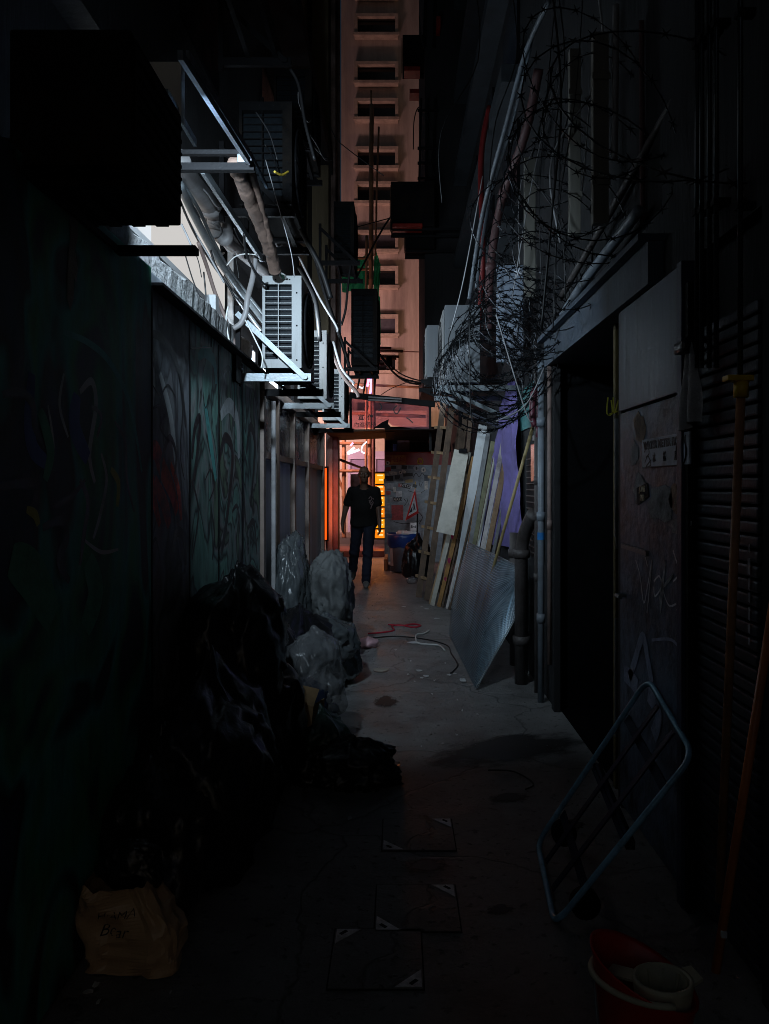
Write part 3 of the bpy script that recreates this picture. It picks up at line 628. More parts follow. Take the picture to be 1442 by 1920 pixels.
for i, lab in enumerate(tang):
    t0 = rt.random(); xa, ya = 345 + 150 * t0 + rt.uniform(-15, 15), 330 + 190 * t0 + rt.uniform(-60, 40)
    if i >= 8: xa, ya = rt.uniform(420, 590), rt.uniform(30, 400)
    L_ = rt.uniform(.5, 1); dx, dy = rt.uniform(30, 80) * L_, rt.uniform(60, 140) * L_; d0 = rt.uniform(4.4, 5.6) if i < 8 else rt.uniform(4.2, 7.5)
    cable(lab, [P(xa, ya, d0), P(xa + dx * .3 + rt.uniform(-12, 6), ya + dy * .45, d0 + .1), P(xa + dx * .7, ya + dy * .8 + rt.uniform(0, 18), d0 + .25), P(xa + dx, ya + dy, d0 + .4)], rt.choice((.004, .006, .008, .011)), rt.choice((cablem, cableg, cablem, cablem)), GC)
# added, unseen battens that light the units from between them
added_tube_m = glow('added_tube', (.80, .91, 1.0), 14)
def batten(lab, x0, x1, y, z, power):  # makes one added, unseen batten
    t = thing('added_batten', lab, 'light', ((x0 + x1) / 2, y, z))
    MB().bev((x0, y - .03, z), (x1, y + .0, z + .05), .005).build('housing', whitep, t)  # housing of the added batten
    MB().tube([(x0 + .02, y + .02, z + .025), (x1 - .02, y + .02, z + .025)], .011, 10).build('tube', added_tube_m, t, True)
    area('added_tube_light', ((x0 + x1) / 2, y + .04, z + .02), (0, .97, -.12), x1 - x0, .05, power, (.74, .88, 1.0), t)
batten('added unseen batten behind the nearest white air conditioner', -.92, -.66, 5.70, 2.72, 10)
batten('added unseen batten behind the middle white air conditioner', -.92, -.66, 7.43, 2.72, 10)
batten('added unseen batten behind the farthest white air conditioner', -.92, -.66, 9.6, 2.72, 6)
t = thing('added_batten', 'added unseen batten behind the overhead black box', 'light', (-.88, 2.7, 2.75))  # unseen lamp added to light the alley from the upper left
MB().bev((-.87, 2.64, 2.76), (-.75, 2.69, 2.96), .005).build('housing', whitep, t)  # housing of the added batten
area('added_tube_light', (-.81, 2.70, 2.87), (.15, .95, -.22), .09, .10, 32, (.66, .84, 1.0), t, 104)
# ================================================================ building on the right
XR = 1.05
rb = thing('right_building', 'dark old building along the right of the alley with a black doorway', 'building', (1.3, 5, 0))
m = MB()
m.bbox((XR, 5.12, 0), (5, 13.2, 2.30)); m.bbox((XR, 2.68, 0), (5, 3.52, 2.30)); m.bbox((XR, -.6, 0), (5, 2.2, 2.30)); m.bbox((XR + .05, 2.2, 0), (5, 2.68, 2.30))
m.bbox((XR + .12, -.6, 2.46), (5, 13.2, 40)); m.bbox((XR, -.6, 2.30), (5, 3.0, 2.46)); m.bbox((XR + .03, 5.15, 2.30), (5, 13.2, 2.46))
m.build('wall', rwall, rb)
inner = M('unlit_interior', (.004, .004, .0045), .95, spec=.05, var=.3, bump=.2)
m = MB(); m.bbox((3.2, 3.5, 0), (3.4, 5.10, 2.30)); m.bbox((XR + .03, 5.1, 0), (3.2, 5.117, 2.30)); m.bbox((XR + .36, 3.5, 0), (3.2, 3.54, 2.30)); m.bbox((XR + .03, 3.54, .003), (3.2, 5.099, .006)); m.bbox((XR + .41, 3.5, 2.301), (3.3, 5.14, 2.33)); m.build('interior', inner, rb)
# floors that jut out at the far end
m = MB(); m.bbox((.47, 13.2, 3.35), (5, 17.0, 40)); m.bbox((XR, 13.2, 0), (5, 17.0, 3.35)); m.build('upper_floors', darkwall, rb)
# lintel / canopy over the doorway
ledge = M('painted_canopy', (.065, .09, .125), .6, var=.25, bump=.3, dirt=(.05, .055, .06), damt=.8, dscale=3, streak=True)
m = MB(); m.bbox((XR - .06, 3.02, 2.29), (XR + .4, 5.16, 2.46)); m.bbox((XR - .10, 3.02, 2.462), (XR + .1, 5.2, 2.49)); m.build('door_canopy', ledge, rb)
m = MB(); m.bbox((XR - .02, 5.02, 0), (XR + .02, 5.11, 2.29)); m.bbox((XR - .015, 3.53, 0), (XR + .02, 3.58, 2.29)); m.v.clear(); m.f.clear(); m.m.clear()
MB().bbox((XR - .02, 5.02, 0), (XR + .02, 5.11, 2.29)).build('door_jamb', darkwall, rb); MB().bbox((XR - .015, 3.53, 0), (XR + .02, 3.58, 2.29)).build('door_jamb', darkwall, rb)
# reveal with a louvred vent that looks up the alley
ochre = M('ochre_reveal', (.20, .15, .05), .8, var=.4, bump=.5, dirt=(.03, .025, .02), damt=.9, dscale=6, dlo=.42)
m = MB(); m.bbox((XR + .02, 3.75, 0), (XR + .35, 3.79, 2.29)); rv = m.build('reveal_panel', ochre, rb)
for k, (z0, nn) in enumerate(((1.28, 6), (.30, 6))):
    vt = MB().bbox((XR + .015, 3.735, z0 - .04), (XR + .155, 3.749, z0 + .54)).build('louvre_vent', greyp, rb)
    for i in range(nn):
        z = z0 + .06 + i * .08
        q = [(XR + .025, 3.734, z), (XR + .145, 3.734, z), (XR + .145, 3.69, z - .035), (XR + .025, 3.69, z - .035)]
        MB().prism(q, (0, .004, .006)).build('louvre', greyp, vt)
m = MB()
tagc = [[(1140, 745), (1138, 775), (1148, 775), (1146, 750)], [(1150, 745), (1152, 775), (1160, 750), (1160, 778)], [(1164, 730), (1162, 770), (1170, 775), (1170, 735)], [(1140, 778), (1155, 772), (1172, 770)]]
for c in tagc: m.ribbon(spline([P(x, y, 3.744) for x, y in c], 5), .007, (0, -1, 0))
m.build('graffiti_tag', M('marker_yellow', (.75, .68, .08), .6), rb)
# door of the meter room
mroom = M('flaking_steel_door', (.11, .16, .24), .5, var=.35, scale=5, bump=.5, bscale=26, dirt=(.006, .006, .008), damt=.98, dscale=3.6, dlo=.42)
mupper = M('streaked_blue_steel', (.085, .11, .16), .45, var=.35, scale=6, bump=.25, bscale=30, dirt=(.012, .015, .022), damt=.9, dscale=3, streak=True)
dr = thing('meter_room_door', 'flaking dark steel door with a water meter sign and white tag', 'door', (XR - .02, 3.1, 0))
MB().bev((XR - .03, 2.74, .04), (XR - .004, 3.50, 1.82), .004).build('leaf', mroom, dr)
MB().bev((XR - .035, 2.74, 1.83), (XR - .004, 3.50, 2.285), .004).build('top_panel', mupper, dr)
MB().bbox((XR - .05, 2.69, 0), (XR - .002, 2.735, 2.285)).build('jamb', M('navy_jamb', (.03, .045, .09), .5, var=.3), dr)
m = MB(); m.tube([(XR - .03, 3.42, 1.0), (XR - .07, 3.42, 1.0), (XR - .07, 3.36, 1.0)], .01, 8); m.build('handle', galv, dr)
m = MB(); m.bar((XR - .036, 3.45, 1.22), (XR - .036, 3.1, 1.215), .01, .02); m.build('hasp', galv, dr)
def wr(px, py, off=.0): return PX(px, py, XR + off)
# torn posters on the door
tp = M('torn_poster', (.30, .31, .33), .8, var=.4, scale=12, bump=.4, dirt=(.03, .03, .03), damt=.9, dscale=9)
tpb = M('torn_brown_poster', (.26, .18, .13), .8, var=.4, scale=12, bump=.4, dirt=(.03, .03, .03), damt=.9, dscale=9)
rp = random.Random(5)
for (cx, cy, w, h, mt) in [(1200, 800, 22, 50, tpb), (1190, 850, 14, 50, tp), (1240, 945, 50, 60, tp), (1200, 920, 25, 60, tp), (1275, 985, 40, 30, tp), (1265, 935, 20, 50, tpb)]:
    q = []
    for i in range(14):
        a = 2 * math.pi * i / 14; rr = .75 + .5 * rp.random()
        q.append(wr(cx + w * .5 * math.cos(a) * rr, cy + h * .5 * math.sin(a) * rr, -.0315))
    MB().prism(q, (-.0008, 0, 0)).build('torn_poster', mt, dr)
m = MB()
for c in [[(1192, 1050), (1200, 1080), (1207, 1130), (1214, 1100), (1222, 1050)], [(1222, 1052), (1218, 1100), (1213, 1150)], [(1226, 1090), (1236, 1080), (1240, 1100), (1228, 1118), (1226, 1100)], [(1240, 1085), (1238, 1150), (1243, 1100), (1248, 1050)], [(1248, 1050), (1236, 1130), (1244, 1100), (1262, 1078), (1250, 1095), (1243, 1105), (1254, 1135), (1268, 1132)], [(1262, 1090), (1284, 1072), (1276, 1110), (1269, 1145)], [(1210, 1045), (1214, 1062)], [(1262, 1032), (1273, 1068)]]:
    m.ribbon(spline([wr(x, y, -.0325) for x, y in c], 5), .008, (-1, 0, 0))
m.build('graffiti_tag', M('marker_white', (.68, .74, .86), .6, var=.3, dirt=(.1, .1, .12), damt=.7, dscale=14), dr)
m = MB()
for c, wd in [([(1180, 1270), (1190, 1240), (1205, 1195), (1215, 1240), (1222, 1280)], .05), ([(1170, 1260), (1185, 1275), (1195, 1290)], .08), ([(1222, 1200), (1260, 1200), (1280, 1230)], .012), ([(1215, 1300), (1235, 1340), (1225, 1380)], .07)]:
    m.ribbon(spline([wr(x, y, -.0325) for x, y in c], 6), wd, (-1, 0, 0))
m.build('graffiti_spray', M('spray_haze_blue', (.34, .42, .60), .7, var=.4, dirt=(.05, .05, .07), damt=.8, dscale=12), dr)
# the sign
sg = thing('meter_room_sign', 'pale bilingual WATER METER ROOM sign on the dark steel door', 'sign', wr(1250, 850, -.036))
c0 = wr(1207, 878, -.034); c1 = wr(1297, 800, -.034)
ytop0, ytop1, zt, zb = c0.y, c1.y, 0, 0
za = wr(1207, 828).z; zb_ = wr(1207, 878).z
sb_ = MB().bev((XR - .042, c1.y, zb_), (XR - .0345, c0.y, za), .002).build('plate', M('sign_enamel', (.50, .58, .68), .6, var=.2, bump=.1, dirt=(.12, .11, .11), damt=.7, dscale=7), sg)
ym = (c0.y + c1.y) / 2; wid = c0.y - c1.y; hgt = za - zb_
ink = M('sign_ink', (.012, .013, .02), .6, var=.2, bump=0)
lettering('lettering', 'WATER METER ROOM', hgt * .36, (XR - .043, ym, za - hgt * .24), WALL_R, ink, sg, sx=wid / (hgt * .36) / 11.2, bold=.002)
for i, ch in enumerate('水錶房'):
    lettering('lettering', ch, hgt * .34, (XR - .043, c0.y - wid * (.30 + .23 * i), za - hgt * .70), WALL_R, ink, sg, sx=.85, bold=.001)
m = MB()
for c in [[(1208, 848), (1214, 836), (1217, 850), (1211, 858)], [(1209, 868), (1215, 855), (1220, 872), (1211, 876), (1221, 862)]]:
    m.ribbon(spline([wr(x, y, -.0432) for x, y in c], 5), .008, (-1, 0, 0))
m.build('scrawl', ink, sg)
def disc(c, r, rot, k=28, sx=1, sy=1): return [Vector(c) + rot @ Vector((r * sx * math.cos(2 * math.pi * i / k), r * sy * math.sin(2 * math.pi * i / k), 0)) for i in range(k)]
sc_ = (XR - .0425, c1.y + wid * .14, zb_ + hgt * .40)
MB().prism(disc(sc_, .048, WALL_R), (-.001, 0, 0)).build('round_sticker', M('sticker_pale_blue', (.50, .60, .75), .5, var=.1, bump=0), sg)
m = MB()
a = disc((sc_[0] - .0015, sc_[1], sc_[2]), .052, WALL_R); b2 = disc((sc_[0] - .0015, sc_[1], sc_[2]), .043, WALL_R)
m.tube(disc((sc_[0] - .001, sc_[1], sc_[2]), .047, WALL_R), .003, 4, closed=True)
m.prism([Vector(sc_) + WALL_R @ Vector((x, y, .0012)) for x, y in [(0, .026), (.013, -.004), (.006, -.026), (0, -.012), (-.013, -.026), (-.014, -.006)]], (-.0006, 0, 0))
m.build('sticker_emblem', ink, sg)
st = thing('letter_sticker', 'small black sticker reading JONS SNS on the steel door', 'sticker', wr(1205, 925, -.034))
c0 = wr(1195, 950, -.033); c1 = wr(1216, 905, -.033)
MB().prism([wr(1194, 915, -.033), wr(1214, 905, -.033), wr(1217, 930, -.033), wr(1196, 948, -.033)], (-.001, 0, 0)).build('backing', blacksteel, st)
cream = M('cream_ink', (.62, .55, .38), .6, bump=0)
lettering('lettering', 'JONS', .034, wr(1204, 917, -.0345), WALL_R, cream, st, bold=.0012)
lettering('lettering', 'SNS', .034, wr(1204, 934, -.0345), WALL_R, cream, st, bold=.0012)
ns = thing('paper_notice', 'grey paper notice below the louvres in the doorway reveal', 'notice', P(1150, 965, 3.73))
MB().bbox((XR + .02, 3.738, 1.18 - .0), (XR + .14, 3.746, 1.245)).build('sheet', tp, ns)
# shutter on the far right edge
sh = thing('roller_shutter', 'dark horizontally ribbed roller shutter at the right edge', 'shutter', (XR, 2.4, 0))
shm = M('shutter_paint', (.018, .026, .04), .5, metal=.3, var=.4, bump=.2, dirt=(.012, .012, .014), damt=.9, dscale=4)
first = None
for i in range(46):
    z = .06 + i * .043
    if first is None: first = MB().bev((XR - .012, 2.20, z), (XR + .045, 2.68, z + .036), .008).build('slat', shm, sh); z00 = z
    else:
        o = bpy.data.objects.new('slat', first.data); COL.objects.link(o); o.parent = sh; o.location = (0, 0, z - z00)
m = MB(); m.bbox((XR - .04, 2.655, 0), (XR - .014, 2.682, 2.2)); m.build('guide', blacksteel, sh)
fw = M('faded_white_paint', (.3, .32, .36), .7, var=.4, dirt=(.03, .03, .03), damt=.9, dscale=20)
m = MB()
for (py, h, w) in [(1022, 14, 9), (1048, 30, 10), (1085, 22, 8), (1112, 18, 9), (1140, 24, 8), (1172, 16, 9), (1196, 14, 7)]:
    c = wr(1405, py, -.0145); z2 = wr(1405, py + h, -.0145).z; ww = w * c.y / F
    m.prism([c + Vector((0, ww * .6, 0)), c + Vector((0, -ww * .5, .004)), Vector((c.x, c.y - ww * .4, z2)), Vector((c.x, c.y + ww * .5, z2 + .003))], (-.001, 0, 0))
m.build('faded_marking', fw, sh)
# thin conduits on the right
for i, (px, top, bot, lab) in enumerate([(1307, 310, 690, 'leftmost of the thin dark conduits above the hanging rag'), (1316, 320, 690, 'second thin dark conduit above the hanging rag'), (1330, 300, 690, 'third thin dark conduit above the hanging rag'), (1343, 330, 690, 'fourth thin dark conduit above the hanging rag'), (1388, 330, 720, 'thin dark conduit standing apart at the far right')]):
    a = PX(px, bot, XR - .07); b = Vector((a.x, a.y, 3.9))
    t = thing('conduit', lab, 'conduit', a, 'thin conduits on the right wall')
    MB().tube([a, b], .008, 8).build('pipe', M('dark_conduit%d' % i, (.05, .055, .06), .28, metal=.6, bump=0), t, True)
    for z in (a.z + .5, a.z + 1.05): MB().bbox(a + Vector((-.012, -.014, z - a.z)), a + Vector((.04, .014, z - a.z + .02))).build('clip', blacksteel, t)

# stacks of pipes beside the doorway
GR = 'pipes on the right wall'
def vpipe(label, X, d, z0, z1, r, mat, joints=(), bend=None):
    t = thing('drain_pipe', label, 'pipe', (X, d, z0), GR)
    pts = [(X, d, z0), (X, d, z1)]
    if bend: pts = [(X, d, z0), (X, d, z1 - .15)] + [tuple(Vector((X, d, z1 - .15)).lerp(Vector((X, d, z1)), .6) + Vector(bend) * .12)] + [tuple(Vector((X, d, z1)) + Vector(bend) * .4)] + [tuple(Vector((X, d, z1 + .05)) + Vector(bend))]
    MB().tube(pts if not bend else pts[:1] + spline(pts[1:], 6), r, 12).build('pipe', mat, t, True)
    for z in joints: MB().tube([(X, d, z), (X, d, z + .06)], r * 1.3, 12).build('joint', mat, t, True)
    return t
bluegrey = M('blue_grey_pipe', (.20, .235, .275), .45, var=.2, bump=.1, dirt=(.1, .09, .08), damt=.7, dscale=4)
dkpipe = M('iron_pipe', (.075, .065, .062), .55, var=.4, bump=.35, dirt=(.03, .02, .016), damt=.8, dscale=5)
vpipe('pale blue-grey pipe standing left of the black doorway', .985, 5.25, 0, 2.35, .023, bluegrey, (.55, 1.25, 1.9))
vpipe('brown rusty pipe right beside the doorway jamb', 1.01, 5.08, .3, 2.3, .014, brownpipe, (1.2,))
vpipe('thick iron drain pipe with an elbow at the foot of the right wall', .93, 5.75, 0, 1.12, .05, dkpipe, (.3, .95), (.05, -.25, .12))
vpipe('second iron drain pipe partly behind the mesh sheet', .97, 6.35, 0, 1.1, .04, dkpipe, (.9,))
vpipe('slim iron pipe between drain pipe and doorway', 1.0, 5.5, 0, 2.4, .016, dkpipe, (.8, 1.5))
m = MB(); tag(MB().tube([(.985, 5.25, 1.12), (.985, 5.25, 1.17)], .0245, 12).build('blue_tape', M('blue_tape', (.02, .18, .5), .4)), 'band of blue tape on the pale pipe', 'tape')
# pipes and panels higher up on the right
upanel = M('pale_grey_board', (.22, .21, .18), .7, var=.15, bump=.2, dirt=(.12, .11, .09), damt=.7, dscale=3, streak=True)
bpanel = M('pale_blue_board', (.34, .40, .50), .5, var=.15, bump=.1, dirt=(.12, .12, .14), damt=.7, dscale=3, streak=True)
for (px, y0, y1, d, w, mt, lab) in [(1075, 100, 445, 4.2, .03, upanel, 'narrow pale vertical duct on the upper right wall'), (1122, 70, 425, 3.75, .038, upanel, 'wider pale vertical duct on the upper right wall'), (955, 500, 680, 6.4, .11, bpanel, 'pale blue vertical duct behind the razor wire'), (992, 300, 560, 5.6, .04, upanel, 'dim vertical duct behind the razor wire')]:
    a = P(px, y1, d); b = P(px, y0, d)
    t = thing('wall_duct', lab, 'duct', a, 'ducts on the right wall')
    MB().bev((a.x - w, a.y - .05, a.z), (a.x + w, a.y + .0, b.z), .004).build('duct', mt, t)
    for z in (.2, .75): MB().bbox((a.x - w - .006, a.y - .057, a.z + (b.z - a.z) * z), (a.x + w + .006, a.y - .051, a.z + (b.z - a.z) * z + .03)).build('strap', mt, t)
pinkpipe = M('faded_red_pipe', (.12, .055, .055), .6, var=.35, bump=.3, dirt=(.04, .02, .02), damt=.8, dscale=6)
pipe('drain_pipe', 'faded red drain pipe zigzagging up the right wall', [P(915, 620, 6.6), P(920, 500, 6.6), P(940, 380, 6.4), P(985, 250, 5.8), P(1010, 130, 5.5)], .035, pinkpipe, 12, 'pipe', GR, joints=(.3, .6))
pipe('drain_pipe', 'slender blue-grey pipe slanting up past the razor wire', [P(880, 560, 7), P(905, 400, 6.6), P(950, 230, 6), P(985, 100, 5.6), P(1030, 0, 5.2)], .018, bluegrey, 10, 'pipe', GR)
pipe('drain_pipe', 'second slender pipe next to the slanting blue-grey pipe', [P(893, 540, 7), P(915, 390, 6.6), P(962, 225, 6), P(1000, 60, 5.5)], .014, bluegrey, 8, 'pipe', GR)
pipe('conduit', 'dim blue pipe running along above the doorway canopy', [P(1056, 590, 4.9), P(1095, 530, 4.4), P(1140, 470, 3.95), P(1198, 395, 3.5)], .028, bluegrey, 10, 'pipe', GR)
pipe('conduit', 'thin dark pipe running above the canopy', [P(1050, 560, 4.9), P(1120, 440, 4.2), P(1240, 230, 3.4), P(1330, 80, 3.0)], .02, dkpipe, 8, 'pipe', GR)
pipe('conduit', 'thin dark red pipe at the upper right', [P(1205, 420, 3.6), P(1204, 260, 3.6), P(1203, 40, 3.6)], .013, pinkpipe, 8, 'pipe', GR)
pipe('conduit', 'thin grey pipe at the upper right beside the wide duct', [P(1152, 300, 3.7), P(1154, 150, 3.7), P(1155, 10, 3.7)], .016, pvc, 8, 'pipe', GR)
pipe('conduit', 'red sprinkler pipe on the dim far right wall', [P(893, 660, 9), P(905, 500, 8), P(902, 300, 8), P(918, 200, 8)], .03, M('red_pipe', (.16, .012, .012), .5), 8, 'pipe', GR)
# ledges of the right building further up
lm_ = M('sooty_ledge', (.03, .036, .042), .7, var=.4, bump=.3)
for (y0, y1, zz) in [(7, 13, 3.9), (7, 13, 5.2), (7, 13, 6.6), (7, 13, 8.0), (7, 13, 9.6), (7, 13, 11.3)]:
    MB().bbox((XR - .1, y0, zz), (XR + .119, y1, zz + .16)).build('ledge', lm_, rb)
for zz in (4.3, 5.6, 7.0, 8.5):
    for k in range(3): MB().bbox((XR + .09, 7.3 + k * 1.9, zz), (XR + .118, 8.3 + k * 1.9, zz + .7)).build('window_pane', blackpane, rb)
# teal wall patch and hose
tag(MB().bbox((XR - .012, 5.55, 1.95), (XR - .002, 6.6, 2.29)).build('teal_board', M('teal_board', (.05, .22, .22), .7, var=.3, dirt=(.02, .06, .06), damt=.8)), 'teal painted board on the right wall below the razor wire', 'board')
vg = thing('vent_grille', 'dark louvred vent grille low on the right wall behind the pale pipe', 'vent', (XR - .02, 5.75, 1.0))
MB().bbox((XR - .015, 5.45, .95), (XR - .003, 6.1, 1.75)).build('frame', blacksteel, vg)
for i in range(16): MB().bar((XR - .022, 5.47, .98 + i * .048), (XR - .022, 6.08, .98 + i * .048), .014, .008).build('louvre', galv if False else dkpipe, vg)
pipe('hose', 'dark maroon hose looped on the right wall', [P(1010, 820, 5.4), P(1012, 750, 5.4), P(1008, 728, 5.4), P(1000, 740, 5.4), P(998, 780, 5.4), P(1003, 800, 5.4)], .022, M('maroon_hose', (.13, .03, .045), .45), 10, 'hose', None)
mb = thing('meter_box', 'small shiny meter plate catching orange light on the right wall', 'meter box', (.97, 5.6, 1.6))
MB().bev((.985, 5.5, 1.52), (1.04, 5.66, 1.80), .008).build('case', M('shiny_plate', (.5, .45, .42), .18, metal=.9, bump=.3, bscale=12), mb)
MB().bev((.99, 5.53, 1.82), (1.03, 5.62, 1.86), .005).build('lid', galv, mb)

# white air conditioners on the right
acgrey = M('ac_grey_enamel', (.14, .155, .17), .5, var=.12, scale=5, bump=.06, dirt=(.12, .11, .10), damt=.6, dscale=3.5, dlo=.5, streak=True)
acr = make_ac('air_conditioner', acgrey, acgrey, False, .8, .30, .66); acr['label'] = 'x'; ur = [False]
# fan looks to -x: turn about, so its end panel is at the far side; a second end panel faces the camera
b = MB(); b.bev((-.15, .801, 0), (.15, .812, .66), .003); b.build('end_panel', acgrey, acr)
b = MB(); b.bev((.151, .03, .03), (.165, .77, .63), .004); b.build('front_trim', acwhite, acr)
place(acr, ur, (.55, 7.3, 2.37), math.pi, 'nearer white air conditioner on the right behind the razor wire', 'air conditioners on the right wall')
place(acr, ur, (.46, 9.3, 2.70), math.pi, 'farther white air conditioner on the right with clear front', 'air conditioners on the right wall', (.9, 1, .88))
for (x, y, z, lab) in [(.55, 6.5, 2.37, 'white bracket under the nearer right air conditioner'), (.46, 8.5, 2.70, 'dark green bracket under the farther right air conditioner')]:
    t = thing('wall_bracket', lab, 'bracket', (x, y, z - .1), 'brackets on the right wall')
    for yy in (y + .02, y + .78):
        MB().bar((x - .2, yy, z - .045), (1.16, yy, z - .045), .035, .045).build('arm', galv if y < 7 else blacksteel, t)
        MB().bar((x - .17, yy - .03, z - .05), (1.1, yy - .03, z - .38), .012, .034).build('brace', galv if y < 7 else blacksteel, t)
# sooty caged units silhouetted against the tower
for (px0, px1, py0, py1, d, lab) in [(733, 815, 340, 428, 12.4, 'black caged unit jutting out against the tower, widest of the silhouettes'), (755, 800, 65, 122, 13.5, 'black caged unit high up against the tower, topmost of the silhouettes'), (760, 815, 428, 470, 12.9, 'black caged unit just under the widest silhouette')]:
    a = P(px0, py1, d); b = P(px1, py0, d)
    t = thing('caged_unit', lab, 'air conditioner', ((a.x + b.x) / 2, d, a.z), 'sooty caged units on the right')
    MB().bev((a.x, d, a.z + .04), (b.x, d + .45, b.z), .01).build('casing', acdark, t)
    for k in range(2): MB().bar((a.x, d + .05 + k * .35, a.z), (1.2, d + .05 + k * .35, a.z), .05, .04).build('arm', blacksteel, t)
    for k in range(5): MB().bar((a.x - .012, d + .04 + k * .09, a.z + .08), (a.x - .012, d + .04 + k * .09, b.z - .04), .012, .012, (1, 0, 0)).build('cage_bar', rust, t)
redlit = M('red_lacquer', (.22, .012, .006), .35, var=.3, bump=.2)
for (px0, px1, py0, py1, d, lab) in [(736, 792, 420, 427, 12.36, 'thin red lit strip under the widest black caged unit'), (758, 788, 126, 134, 13.45, 'red lit tray under the topmost black caged unit'), (768, 786, 168, 176, 13.5, 'small red lit fitting below the topmost caged unit'), (818, 826, 32, 55, 13.0, 'small red lit fitting at the top beside the rack')]:
    a = P(px0, py1, d); b = P(px1, py0, d)
    tag(MB().bev((a.x, d - .03, a.z), (b.x, d + .25, b.z), .004).build('drip_tray', redlit), lab, 'drip tray', 'red drip trays on the right')
rk = thing('steel_rack', 'black ladder-like steel rack silhouetted against the tower', 'rack', P(802, 340, 13.1))
for px in (786, 798, 812): MB().bar(P(px, 345, 13.1), P(px + 4, 185, 13.1), .035, .035, (0, 1, 0)).build('upright', blacksteel, rk)
for py in (278, 306, 207, 335): MB().bar(P(783, py, 13.08), P(822, py, 13.08), .04, .04).build('rung', blacksteel, rk)
for px in (796, 814): MB().bar(P(px, 90, 13.2), P(px + 2, 0, 13.2), .06, .06, (0, 1, 0)).build('upright', blacksteel, rk)
rw_ = random.Random(77)
for i in range(12):
    x0 = rw_.uniform(890, 1180); d0 = rw_.uniform(3.6, 6.2); x1 = x0 - rw_.uniform(-10, 70); y1 = rw_.uniform(350, 620)
    q_ = [P(x0, -30, d0), P(x0 - rw_.uniform(-25, 30), y1 * .3, d0), P(x1 + rw_.uniform(-20, 20), y1 * .65, d0), P(x1, y1, d0)]
    cable('stray wire number %s from the left hanging among the razor wire' % ['one', 'two', 'three', 'four', 'five', 'six', 'seven', 'eight', 'nine', 'ten', 'eleven', 'twelve'][i] if False else 'stray thin wire hanging down the upper right wall', q_, rw_.choice((.003, .004, .006)), rw_.choice((cablem, cableg, cablem)), 'stray wires on the upper right wall')
for i, (pts, r) in enumerate([([(775, 280), (776, 230), (782, 205), (790, 200)], .01), ([(800, 215), (812, 260), (808, 300), (815, 330)], .008), ([(786, 30), (788, 60), (795, 90)], .01)]):
    cable(['black cable hanging left of the steel rack', 'black cable tangled in the steel rack', 'black cable beside the topmost caged unit'][i], [P(x, y, 13) for x, y in pts], r, cablem, 'cables by the steel rack')
# ---------------------------------------------------------------- razor wire
wirem = M('razor_wire_steel', (.055, .058, .065), .28, metal=.9, var=.25, scale=20, bump=0, dirt=(.02, .016, .014), damt=.8, dscale=12)
def razor(label, path, r0, turns, seed, rw=.0035, step=.062, jit=.05, sq=1.0, bl=.021):
    rg = random.Random(seed); pts = []; n = turns * 26
    path = spline(path, 10)
    for i in range(n + 1):
        t = i / n; a = 2 * math.pi * turns * t
        f = t * (len(path) - 1); k = min(int(f), len(path) - 2); c = path[k].lerp(path[k + 1], f - k)
        tw = int(a / (2 * math.pi)); rr = r0 * (1 + jit * 2.2 * noise.noise(Vector((a * .35, seed, 0))))
        wob = Vector((noise.noise(Vector((a * .22, seed + 5, 1))), noise.noise(Vector((a * .31, seed + 9, 2))) * 1.4, noise.noise(Vector((a * .27, seed + 3, 4))))) * jit * 1.3
        pts.append(c + Vector((math.cos(a) * rr, (t * 0) + math.sin(a * 1.0 + 1) * r0 * .22, math.sin(a) * rr * sq)) + wob)
    t = thing('razor_wire_coil', label, 'razor wire', path[0], 'razor wire on the right wall')
    MB().tube(pts, rw, 5).build('wire', wirem, t, True)
    b = MB(); acc = 0
    for i in range(1, len(pts) - 1):
        acc += (pts[i] - pts[i - 1]).length
        if acc < step: continue
        acc = 0
        tg = (pts[i + 1] - pts[i - 1]).normalized(); nrm = Vector((rg.uniform(-1, 1), rg.uniform(-1, 1), rg.uniform(-1, 1)))
        s = tg.cross(nrm).normalized(); n2 = tg.cross(s); p = pts[i]; L = bl
        for sg_ in (1, -1):
            q = [p - tg * L * 1.0 + s * sg_ * L * .95, p - tg * L * .3 + s * sg_ * rw * .6, p + tg * L * .3 + s * sg_ * rw * .6, p + tg * L * 1.0 + s * sg_ * L * .95, p + s * sg_ * L * .25]
            b.prism([q[0], q[1], q[2], q[3], q[4]], n2 * .0012)
    o = b.build('barbs', wirem, t); o['kind'] = 'stuff'
    return t
razor('dense tangle of razor wire coils above the leaning boards', [(.66, 6.3, 2.33), (.70, 5.5, 2.36), (.74, 4.9, 2.40)], .33, 11, 1, jit=.07)
razor('second razor wire coil wound inside the dense tangle', [(.62, 6.1, 2.46), (.72, 5.4, 2.50), (.80, 4.7, 2.55)], .26, 9, 2, jit=.09)
razor('lowest razor wire loops hanging over the leaning boards', [(.62, 6.0, 2.26), (.66, 5.6, 2.27), (.70, 5.2, 2.30)], .36, 6, 5, jit=.03)
razor('stretched razor wire coil climbing over the doorway canopy', [(.78, 4.9, 2.55), (.85, 4.0, 2.75), (.88, 3.2, 2.85)], .34, 5, 3, jit=.10, rw=.003)
razor('flattened razor wire coil along the top of the tangle', [(.72, 6.0, 2.70), (.80, 5.2, 2.74), (.88, 4.4, 2.80)], .24, 7, 8, jit=.12)
razor('crushed razor wire coil at the right of the tangle', [(.90, 5.6, 2.50), (.95, 5.1, 2.52), (.98, 4.6, 2.56)], .20, 7, 9, jit=.14)
razor('thin razor wire coil rising along the slanting pipes', [(.80, 6.2, 2.9), (.88, 5.4, 3.2), (.95, 4.8, 3.5)], .28, 5, 10, jit=.15, rw=.003)
